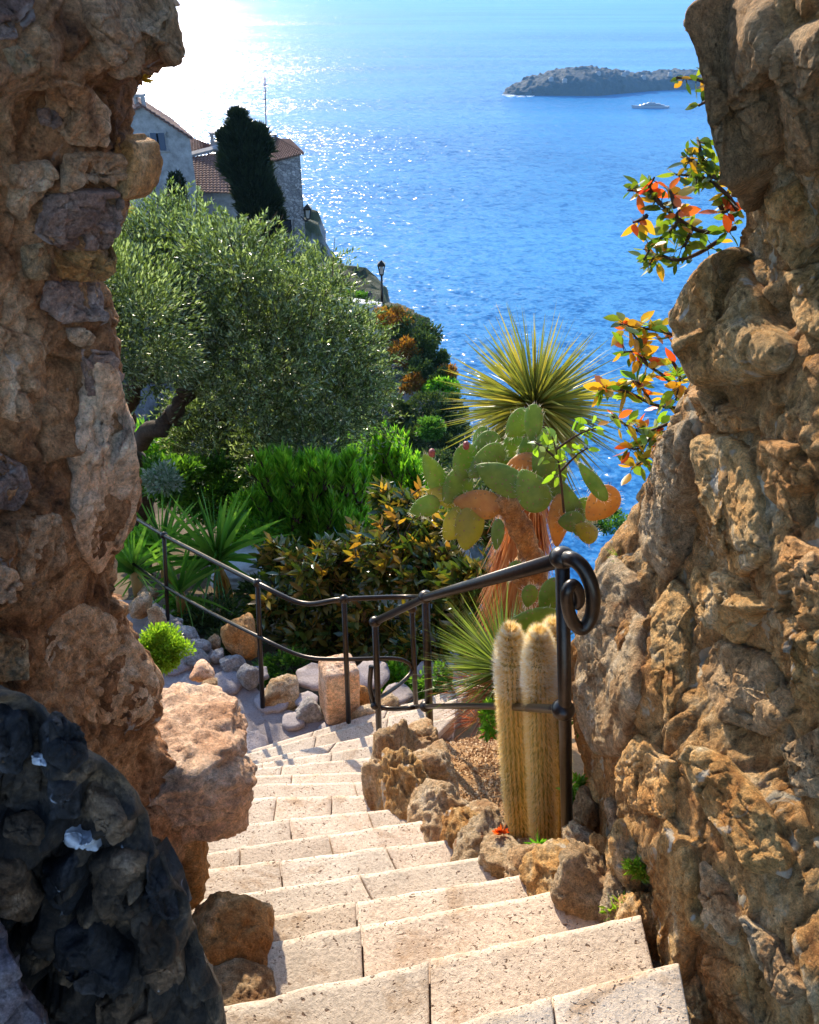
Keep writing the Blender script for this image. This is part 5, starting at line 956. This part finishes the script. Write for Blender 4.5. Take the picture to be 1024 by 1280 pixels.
blades_obj('', 632, 838, 2.75, 112, 230, 'grass', 81, (-.15, 1.45), .022, r, .03, 350); blades_obj('', 625, 862, 2.72, 78, 60, 'redgrass', 82, (-.6, .25), .035, r, .03, 240, 'dead_leaf')
part('stem', mesh('stem', *tube([c - [0, 0, .15], c], .04, 8), 'bark'), r)
c = P(600, 912, 2.75); r = root('dry_grass_tuft', c, 'dark red dry tuft at the far edge of the gravel', 'plant'); blades_obj('', 598, 900, 2.75, 42, 80, 'redgrass', 83, (-.1, 1.1), .05, r, .01)
# ---- yucca with spherical crown
c = P(668, 512, 3.3); s = depth(c) / F; zb = float(garden_z(np.array(c[0]), np.array(3.3))); r = root('spiky_yucca', (c[0], c[1], zb), 'tall yucca with a round crown of stiff narrow leaves and an orange dead leaf skirt', 'yucca')
part('trunk', mesh('trunk', *tube([[c[0], c[1], zb], [c[0], c[1], c[2]]], [.13, .07], 12), 'skirt'), r)
blades_obj('', 668, 508, 3.3, 120, 300, 'rost', 91, (-1.1, 1.5), .044, r, .02, 560)
g = np.random.default_rng(92); n = 1500; a = g.uniform(0, 6.283, n); top_z, bot_z = c[2] - .10, P(660, 760, 3.3)[2]; t = g.random(n) ** .8; zz = top_z + (bot_z - top_z) * t; rr = .05 + .085 * t + .01 * g.normal(size=n)
p = np.stack([c[0] + rr * np.cos(a), c[1] + rr * np.sin(a), zz], -1); d = np.stack([np.cos(a) * .28, np.sin(a) * .28, np.full(n, -1.0)], -1) + g.normal(size=(n, 3)) * .06
v, f, tt = leaves(p, d, np.stack([-np.sin(a), np.cos(a), a * 0], -1) * .2 + np.stack([np.cos(a), np.sin(a), a * 0], -1), g.uniform(.18, .3, n), .011, .1, 0, 2, g.random(n), g, thick=lambda t: 1 - t * .8)
part('dead_leaf_skirt', mesh('dead_leaf_skirt', v, f, 'skirt', True, tt), r, kind='stuff')
# ---- prickly pear
m, nt, N, L, B = M('pad_skin'); oi = nd(nt, 'ShaderNodeObjectInfo'); pos = nd(nt, 'ShaderNodeNewGeometry').outputs['Position']
n1 = nd(nt, 'ShaderNodeTexNoise', {'Vector': pos, 'Scale': 22, 'Detail': 4}); tc = nd(nt, 'ShaderNodeTexCoord'); vo = nd(nt, 'ShaderNodeTexVoronoi', {'Vector': pos, 'Scale': 62, 'Randomness': .35})
def padmat(name, a, b_):
    m, nt, N, L, B = M(name); pos = nd(nt, 'ShaderNodeNewGeometry').outputs['Position']; n1 = nd(nt, 'ShaderNodeTexNoise', {'Vector': pos, 'Scale': 18, 'Detail': 5, 'Roughness': .6}); vo = nd(nt, 'ShaderNodeTexVoronoi', {'Vector': pos, 'Scale': 58, 'Randomness': .4})
    c = ramp(nt, n1.outputs[0], [(.35, a), (.65, b_)]); c = mixc(nt, ramp(nt, vo.outputs[0], [(.14, 1.0), (.24, 0.0)]), c, (.30, .20, .10)); L.new(c, B.inputs['Base Color']); B.inputs['Roughness'].default_value = .45
    b = nd(nt, 'ShaderNodeBump', {'Strength': .5, 'Distance': .003, 'Height': ramp(nt, vo.outputs[0], [(.1, 1.0), (.3, 0.0)])}); L.new(b.outputs[0], B.inputs['Normal'])
    t = nd(nt, 'ShaderNodeBsdfTranslucent', {0: mixc(nt, 1.0, c, (1.4, 1.4, .5), 'MULTIPLY')}); mx = nd(nt, 'ShaderNodeMixShader', {0: .45, 1: B.outputs[0], 2: t.outputs[0]}); L.new(mx.outputs[0], N['Material Output'].inputs[0]); MT[name] = m
padmat('pad_green', (.14, .23, .035), (.25, .33, .06)); padmat('pad_yellow', (.30, .30, .035), (.40, .34, .05)); padmat('pad_orange', (.42, .20, .06), (.52, .30, .09))
PADS = [(649, 530, 30, 21, 40, 'g', 2.62), (667, 530, 34, 15, 90, 'g', 2.55), (601, 551, 26, 14, 70, 'g', 2.62), (606, 561, 34, 20, 55, 'g', 2.58), (608, 577, 40, 20, 42, 'g', 2.5), (581, 580, 36, 21, 78, 'g', 2.52), (543, 593, 40, 17, -62, 'g', 2.5), (571, 609, 34, 24, 50, 'g', 2.48), (557, 620, 34, 17, -15, 'y', 2.47), (531, 633, 27, 16, 20, 'g', 2.44),
        (597, 630, 42, 23, -5, 'o', 2.42), (571, 655, 34, 22, 52, 'y', 2.40), (586, 661, 38, 23, 80, 'y', 2.38), (626, 598, 48, 24, -25, 'g', 2.42), (630, 581, 32, 13, -8, 'g', 2.6), (652, 589, 38, 26, 25, 'o', 2.5), (665, 613, 40, 26, -62, 'g', 2.36), (680, 578, 52, 19, 86, 'g', 2.46), (704, 622, 56, 19, -55, 'g', 2.44), (728, 646, 34, 20, 75, 'g', 2.40), (741, 602, 40, 12, -52, 'g', 2.30), (752, 630, 36, 24, 50, 'o', 2.34), (699, 650, 46, 20, 85, 'o', 2.4), (714, 652, 22, 17, 0, 'g', 2.36),
        (622, 668, 27, 11, 85, 'g', 2.28), (644, 713, 18, 12, 60, 'g', 2.2), (667, 776, 48, 20, 8, 'g', 2.05), (662, 745, 20, 13, 80, 'g', 2.1), (688, 600, 40, 22, 70, 'g', 2.5), (668, 555, 34, 20, 30, 'g', 2.58), (690, 745, 34, 22, 60, 'g', 2.16), (640, 560, 30, 16, 75, 'g', 2.66), (733, 665, 26, 16, -30, 'y', 2.34)]
r = root('prickly_pear', P(668, 790, 2.4), 'prickly pear with green, yellow and orange pads in front of the yucca trunk', 'cactus')
g = np.random.default_rng(17); iv, iff = ico(4); SPV, SPF = [], []; nsp = 0
for i, (x, y, L_, W_, ang, col, Yq) in enumerate(PADS):
    c = P(x, y, Yq); s = depth(c) / F * 1.36; q = iv.copy(); z = q[:, 2]; wv = 1 + .22 * z - .25 * np.clip(-z - .3, 0, 1); T_ = 0.17 + .03 * (col == 'o'); q = np.stack([q[:, 0] * wv * W_ * s * .58, q[:, 1] * T_ * W_ * s * (1 + .1 * fbm(iv * 2 + i, 2)), z * L_ * s * .54 * 1.0], -1)
    an = math.radians(90 - ang); yaw = g.uniform(-.45, .45); R_ = Matrix.Rotation(yaw, 3, 'Z') @ Matrix.Rotation(an, 3, 'Y'); Rt = Matrix.Rotation(-.45, 3, 'X'); R_ = np.array(Rt @ R_); q = q @ R_.T
    part('pad', mesh('pad', q + c, iff, {'g': 'pad_green', 'y': 'pad_yellow', 'o': 'pad_orange'}[col]), r, label={'g': None, 'y': 'yellow sunlit pad', 'o': 'old orange brown pad'}[col])
    for k in range(60):
        d = rdir(1, g)[0]; d[1] *= .35; j = np.argmax(iv @ d); p0 = q[j] + c; dn = (q[j] / (np.linalg.norm(q[j]) + 1e-9)); dn = dn + rdir(1, g)[0] * .6; dn /= np.linalg.norm(dn); l_ = g.uniform(.010, .022); sd_ = np.cross(dn, [0, .3, 1]); sd_ = sd_ / np.linalg.norm(sd_) * .0009
        SPV += [p0 - sd_, p0 + sd_, p0 + dn * l_]; SPF.append([nsp, nsp + 1, nsp + 2]); nsp += 3
part('spines', mesh('spines', SPV, SPF, 'spine', False), r, kind='stuff')
tr = smooth_path([P(628, 618, 2.42), P(640, 642, 2.42), P(654, 668, 2.42), P(664, 700, 2.42), P(672, 750, 2.42), P(676, 800, 2.42)], 6); tr = smooth_path(tr, 3); v, f = tube(tr, np.interp(np.linspace(0, 1, len(tr)), [0, .1, .22, .34, .5, .62, .8, 1], [.03, .044, .036, .046, .036, .050, .046, .058]), 30); v = v + .007 * np.stack([facet(v * 30, 3), facet(v * 30, 9), facet(v * 30, 15)], -1) + .004 * np.stack([fbm(v * 60, 3, q) for q in (1, 2, 3)], -1)
part('trunk', mesh('trunk', v, f, 'corky'), r)
for i_, (x, y, a, b, ang) in enumerate([(662, 712, 60, 44, 80)]):
    c = P(x, y, 2.44 + .1 * i_); s = depth(c) / F; q = iv * np.array([b * s * .5, .06, a * s * .5]); R_ = np.array(Matrix.Rotation(math.radians(90 - ang), 3, 'Y')); part('old_joint', mesh('old_joint', q @ R_.T + c + .006 * np.stack([fbm(iv * 4, 3, i_)] * 3, -1), iff, 'corky'), r)
for x, y, Yq in [(540, 566, 2.5), (583, 557, 2.52), (690, 728, 2.2), (700, 735, 2.2)]:
    c = P(x, y, Yq); part('fruit', mesh('fruit', *rbox(c, (.022, .022, .03), int(x), 2.4, 3, .1), 'fruit'), r)
# ---- hairy column cacti
def hairy(pts, wpx, Yq, label, seed):
    g = np.random.default_rng(seed); p = smooth_path([P(x, y, Yq) for x, y in pts], 8); s = depth(p[len(p) // 2]) / F; R_ = wpx * s / 2; k = len(p); t = np.linspace(0, 1, k); rad = R_ * (1 + .04 * fbm(np.stack([t * 6, t * 0 + seed, t * 0], -1), 2)) * np.clip(1.0 * np.clip(1 - (t - .80) / .20, 0, 1) ** .55 * (t > .80) * .93 + (t <= .80) * np.interp(t, [0, .3, .6, .86], [.90, 1.0, .96, .92]), .04, 1)
    r = root('hairy_cactus', p[0], label, 'cactus', 'hairy column cacti by the scroll post'); v, f = tube(p, rad * .9, 22); part('stem', mesh('stem', v, f, 'cflesh'), r)
    n = 27000; i = g.integers(0, k - 1, n); fr_ = g.random(n)[:, None]; c = p[i] * (1 - fr_) + p[i + 1] * fr_; rr = (rad[i] * (1 - fr_[:, 0]) + rad[i + 1] * fr_[:, 0]) * .9; nr = 18; a = (g.integers(0, nr, n) + g.normal(size=n) * .18) / nr * 6.283; d = np.stack([np.cos(a), np.sin(a), np.zeros(n)], -1); tt = (i + fr_[:, 0]) / k
    upw = np.where(tt > .8, .9, -.75) + g.normal(size=n) * .45; L_ = g.uniform(.013, .028, n) * np.where(tt > .78, 1.4, .95); base = c + d * rr[:, None]; v, f, tn = leaves(base, d * .75 + np.stack([np.zeros(n), np.zeros(n), upw], -1) + rdir(n, g) * .35, rdir(n, g), L_, .0011, .1, .0, 1, g.random(n), g)
    part('fur', mesh('fur', v, f, 'hair', False, tn), r, kind='stuff')
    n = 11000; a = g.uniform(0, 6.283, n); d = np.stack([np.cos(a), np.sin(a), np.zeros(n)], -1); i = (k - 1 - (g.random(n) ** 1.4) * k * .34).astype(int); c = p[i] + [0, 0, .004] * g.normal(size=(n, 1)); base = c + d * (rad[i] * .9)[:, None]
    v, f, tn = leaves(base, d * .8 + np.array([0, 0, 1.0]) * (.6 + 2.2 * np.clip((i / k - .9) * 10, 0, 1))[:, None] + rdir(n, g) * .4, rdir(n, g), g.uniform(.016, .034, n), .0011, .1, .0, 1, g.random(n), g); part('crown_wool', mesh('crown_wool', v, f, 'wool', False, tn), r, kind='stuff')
hairy([(650, 1056), (646, 985), (641, 900), (639, 840), (638, 786)], 34, 1.86, 'left column cactus covered in cream hair, leaning slightly left', 1)
hairy([(680, 1048), (678, 985), (675, 900), (674, 840), (674, 790)], 33, 1.72, 'middle column cactus covered in cream hair, touching the left one', 2)
hairy([(699, 1040), (698, 960), (695, 880), (692, 830), (691, 780)], 28, 1.80, 'rear column cactus half hidden behind the scroll post', 3)
# ---- iron railings
def ball(px, py, Yq, r, sz=1.0):
    v, f = ico(3); return v * np.array([r, r, r * sz]) + P(px, py, Yq), f
R1 = .0155
rn = root('near_iron_railing', P(700, 1042, 1.45), 'dark iron railing with scroll end beside the hairy cacti', 'railing')
A1, A2, A3 = (700, 1040, 1.45), (537, 930, 2.84), (473, 945, 3.0)
def vpost(px, py_top, py_bot, Yq, r, ext=0.1, dx=6):
    a, b = P(px, py_top, Yq), P(px + dx, py_bot, Yq); return np.array([a, b + (b - a) / np.linalg.norm(b - a) * ext])
for px, t_, b_, Yq, rr in ((703, 697, 1042, 1.45, .0165), (532, 747, 930, 2.84, .0185), (469, 777, 945, 3.0, .016)): part('post', mesh('post', *tube(vpost(px, t_, b_, Yq, rr), rr, 14), 'iron'), rn)
part('top_rail', mesh('top_rail', *tube([P(469, 777, 3.0), P(532, 747, 2.84), P(703, 699, 1.45)], R1 + .003, 14), 'iron'), rn)
part('lower_rail', mesh('lower_rail', *tube(smooth_path([P(464, 833, 3.02), P(463, 862, 3.02), P(472, 882, 3.02), P(490, 886, 3.0), P(510, 885, 2.92), P(532, 883, 2.84), P(620, 883, 2.0), P(703, 887, 1.45)], 8), R1 - .003, 12), 'iron'), rn)
sc = smooth_path([P(703, 699, 1.45), P(716, 699, 1.42), P(731, 713, 1.40), P(741, 740, 1.38), P(740, 768, 1.37), P(730, 785, 1.36), P(718, 780, 1.36), P(710, 760, 1.36), P(709, 740, 1.36), P(716, 731, 1.37), P(723, 739, 1.37), P(724, 752, 1.37), P(719, 758, 1.37)], 8)
part('scroll', mesh('scroll', *tube(sc, np.linspace(.0175, .012, len(sc)), 14), 'iron'), rn)
for px, py, Yq, r_ in ((703, 697, 1.45, .029), (704, 887, 1.45, .030), (532, 746, 2.84, .034), (532, 883, 2.84, .030), (469, 777, 3.0, .03), (469, 882, 3.0, .024)): part('collar', mesh('collar', *ball(px, py, Yq, r_, .85), 'iron'), rn)
rf = root('far_iron_railing', P(430, 905, 3.35), 'thin dark iron railing running along the lower path', 'railing')
for px, t_, b_, Yq in ((515, 760, 905, 3.42), (430, 748, 905, 3.35), (322, 728, 875, 3.58), (205, 668, 797, 4.5)): part('post', mesh('post', *tube(vpost(px, t_, b_, Yq, .014), .0145, 10), 'iron'), rf); part('collar', mesh('collar', *ball(px, t_ + 1, Yq, .026), 'iron'), rf)
part('top_rail', mesh('top_rail', *tube(smooth_path([P(130, 622, 5.2), P(167, 646, 4.9), P(205, 669, 4.5), P(253, 694, 4.1), P(322, 729, 3.58), P(378, 754, 3.42), P(430, 749, 3.35), P(515, 746, 3.42), P(532, 748, 2.9)], 6), .014, 10), 'iron'), rf)
part('lower_rail', mesh('lower_rail', *tube(smooth_path([P(130, 680, 5.2), P(167, 705, 4.9), P(207, 733, 4.5), P(253, 760, 4.1), P(322, 795, 3.58), P(378, 820, 3.42), P(430, 824, 3.35), P(490, 823, 3.4), P(511, 829, 3.42), P(514, 840, 3.4), P(500, 855, 3.3), P(480, 869, 3.15), P(470, 874, 3.02)], 6), .0115, 10), 'iron'), rf)
# ---- climbing plants on the right wall
def climber(branches, Yq, nleaf, cols, Lpx, label, seed, spread=9):
    g = np.random.default_rng(seed); r = root('climbing_shrub', P(*branches[0][0], Yq), label, 'shrub', 'autumn coloured climbers on the right wall'); tb = []
    for br in branches:
        pts = smooth_path([P(x, y, Yq + g.uniform(-.04, .04)) for x, y in br], 5); part('branch', mesh('branch', *tube(pts, np.linspace(.0045, .0018, len(pts)), 5), 'twig'), r); n = int(nleaf * len(br) / sum(len(q) for q in branches)); 
        for k in range(n):
            t = (g.random() ** .75) * (len(pts) - 1.01); i = int(t); c = pts[i] * (1 - t + i) + pts[i + 1] * (t - i); s = depth(c) / F; d = rdir(1, g)[0]; off = d * g.uniform(0, spread) * s
            if np.linalg.norm(off) > 3 * s: tb.append(tube([c, c + off], .0009, 3, False))
            u = pxs(c)[0]; m_ = cols[min(len(cols) - 1, int(g.random() * len(cols)))]; d[2] = d[2] * .6 + .05
            part('leaf', LM[m_][k % 2], r, orient(c + off, d, Lpx * s * g.uniform(.6, 1.25), g.uniform(-1.5, 1.5)))
    if tb: part('leaf_stalks', mesh('leaf_stalks', *joinm(tb), 'twig'), r, kind='stuff')
climber([[(905, 118), (890, 108), (876, 100), (862, 98), (846, 97)], [(890, 108), (884, 90), (879, 72)], [(900, 112), (885, 125), (874, 132)]], 1.42, 42, ['vgreen', 'vgreen', 'vyel', 'vgreen', 'vyel'], 17, 'small climber twig with yellow and green leaves near the island', 1, 6)
climber([[(925, 235), (900, 225), (880, 212), (865, 200), (852, 196)], [(922, 262), (905, 240), (880, 222), (845, 218)], [(920, 285), (880, 290), (850, 275), (825, 255), (808, 240), (785, 238)], [(850, 275), (835, 292), (818, 303), (805, 325)], [(900, 300), (870, 318), (845, 325), (822, 318), (812, 330)], [(908, 240), (915, 262), (912, 290)], [(865, 282), (860, 300), (852, 310)], [(880, 212), (876, 190), (872, 172)]], 1.45, 290, ['vgreen', 'vgreen', 'vgreen', 'vgreen', 'vyel', 'vgreen'], 18, 'climbing shrub with mostly green leaves hanging over the sea, largest of three', 2, 12)
climber([[(825, 255), (812, 235), (818, 222)], [(808, 270), (800, 275), (792, 278)], [(845, 260), (838, 240), (830, 232)], [(850, 280), (846, 270), (850, 262)], [(900, 255), (905, 265), (912, 262)]], 1.43, 44, ['vred', 'vred', 'vyel'], 21, 'cluster of red and orange leaves at the tip of the largest climber', 5, 9)
climber([[(862, 430), (840, 418), (815, 412), (790, 408), (775, 405)], [(850, 490), (830, 470), (808, 455), (795, 440), (780, 440)], [(845, 510), (815, 505), (785, 490), (760, 485), (748, 488)], [(835, 530), (805, 540), (780, 530), (765, 520)], [(825, 560), (805, 575), (790, 585)], [(808, 455), (800, 430), (790, 415)], [(815, 505), (800, 480), (790, 475)], [(820, 540), (800, 560), (785, 560)], [(840, 450), (850, 470), (845, 500)]], 1.78, 300, ['vgreen', 'vyel', 'vyel', 'vgreen', 'vyel', 'vred', 'vyel', 'lime'], 20, 'lower climber with many yellow and orange leaves above the rock', 3, 12)
climber([[(705, 640), (700, 590), (695, 562), (690, 545)], [(698, 575), (680, 560), (668, 552)], [(695, 562), (715, 548), (730, 540), (745, 535)], [(700, 590), (720, 570), (735, 560)]], 2.2, 62, ['lime'], 15, 'fresh lime green sprig rising through the prickly pear', 4, 12)
# wisps of grass on the wall, ferns at its foot, succulents and flower
fan(846, 470, 1.62, 30, 40, 'lime', 'tuft of thin yellow green grass on the ledge of the right wall', 201, .05, (.2, 1.4), .6, 'grass_tuft')
fan(775, 700, 1.66, 22, 20, 'lime', 'sparse grass wisps growing on top of the pale rock shoulder', 202, .04, (.3, 1.4), .4, 'grass_tuft')
def sprig(px, py, Yq, rpx, n, lpx, mat, label, seed, name='fern'): return shrub(name, px, py, Yq, rpx, n, lpx, mat, label, seed, None, .4, True, 'plant', 8)
sprig(820, 1050, 1.15, (12, 12), 170, 11, 'lime', 'small fern sprouting from the upper wall foot crack', 801); sprig(795, 1078, 1.08, (24, 14), 340, 10, 'lime', 'wide low fern on the rocks right of the bed corner', 802); sprig(778, 1150, 1.02, (20, 34), 420, 10, 'lime', 'trailing fern hanging down beside the step corner', 803); sprig(765, 1100, 1.12, (14, 16), 160, 9, 'bright', 'tiny fern between the border end and the wall', 804)
sprig(716, 985, 1.56, (12, 16), 200, 11, 'bright', 'weedy green clump behind the foot of the scroll post', 805); sprig(722, 900, 1.7, (9, 26), 160, 9, 'green', 'thin weeds growing up along the back of the scroll post', 806); sprig(612, 900, 2.5, (10, 30), 260, 10, 'bright', 'yellow green weeds left of the hairy cacti', 807)
fan(674, 1058, 1.40, 22, 22, 'bright', 'little green succulent rosette at the foot of the hairy cacti', 203, .28, (.3, 1.4), .1, 'succulent')
fan(628, 1042, 1.46, 15, 16, 'vred', 'bright orange red flower at the base of the left hairy cactus', 204, .5, (.1, 1.3), .1, 'flower')
fan(178, 100, 1.3, 16, 7, 'vyel', 'few yellow leaves poking out under the upper left stone', 205, .35, (-.3, .8), .1, 'leaf_sprig', side=(-.9, .9))
fan(150, 262, 1.3, 20, 9, 'dry', 'dry grass stalks curling out of the left wall', 206, .03, (-.2, .6), .3, 'grass_tuft', side=(-.8, .8))
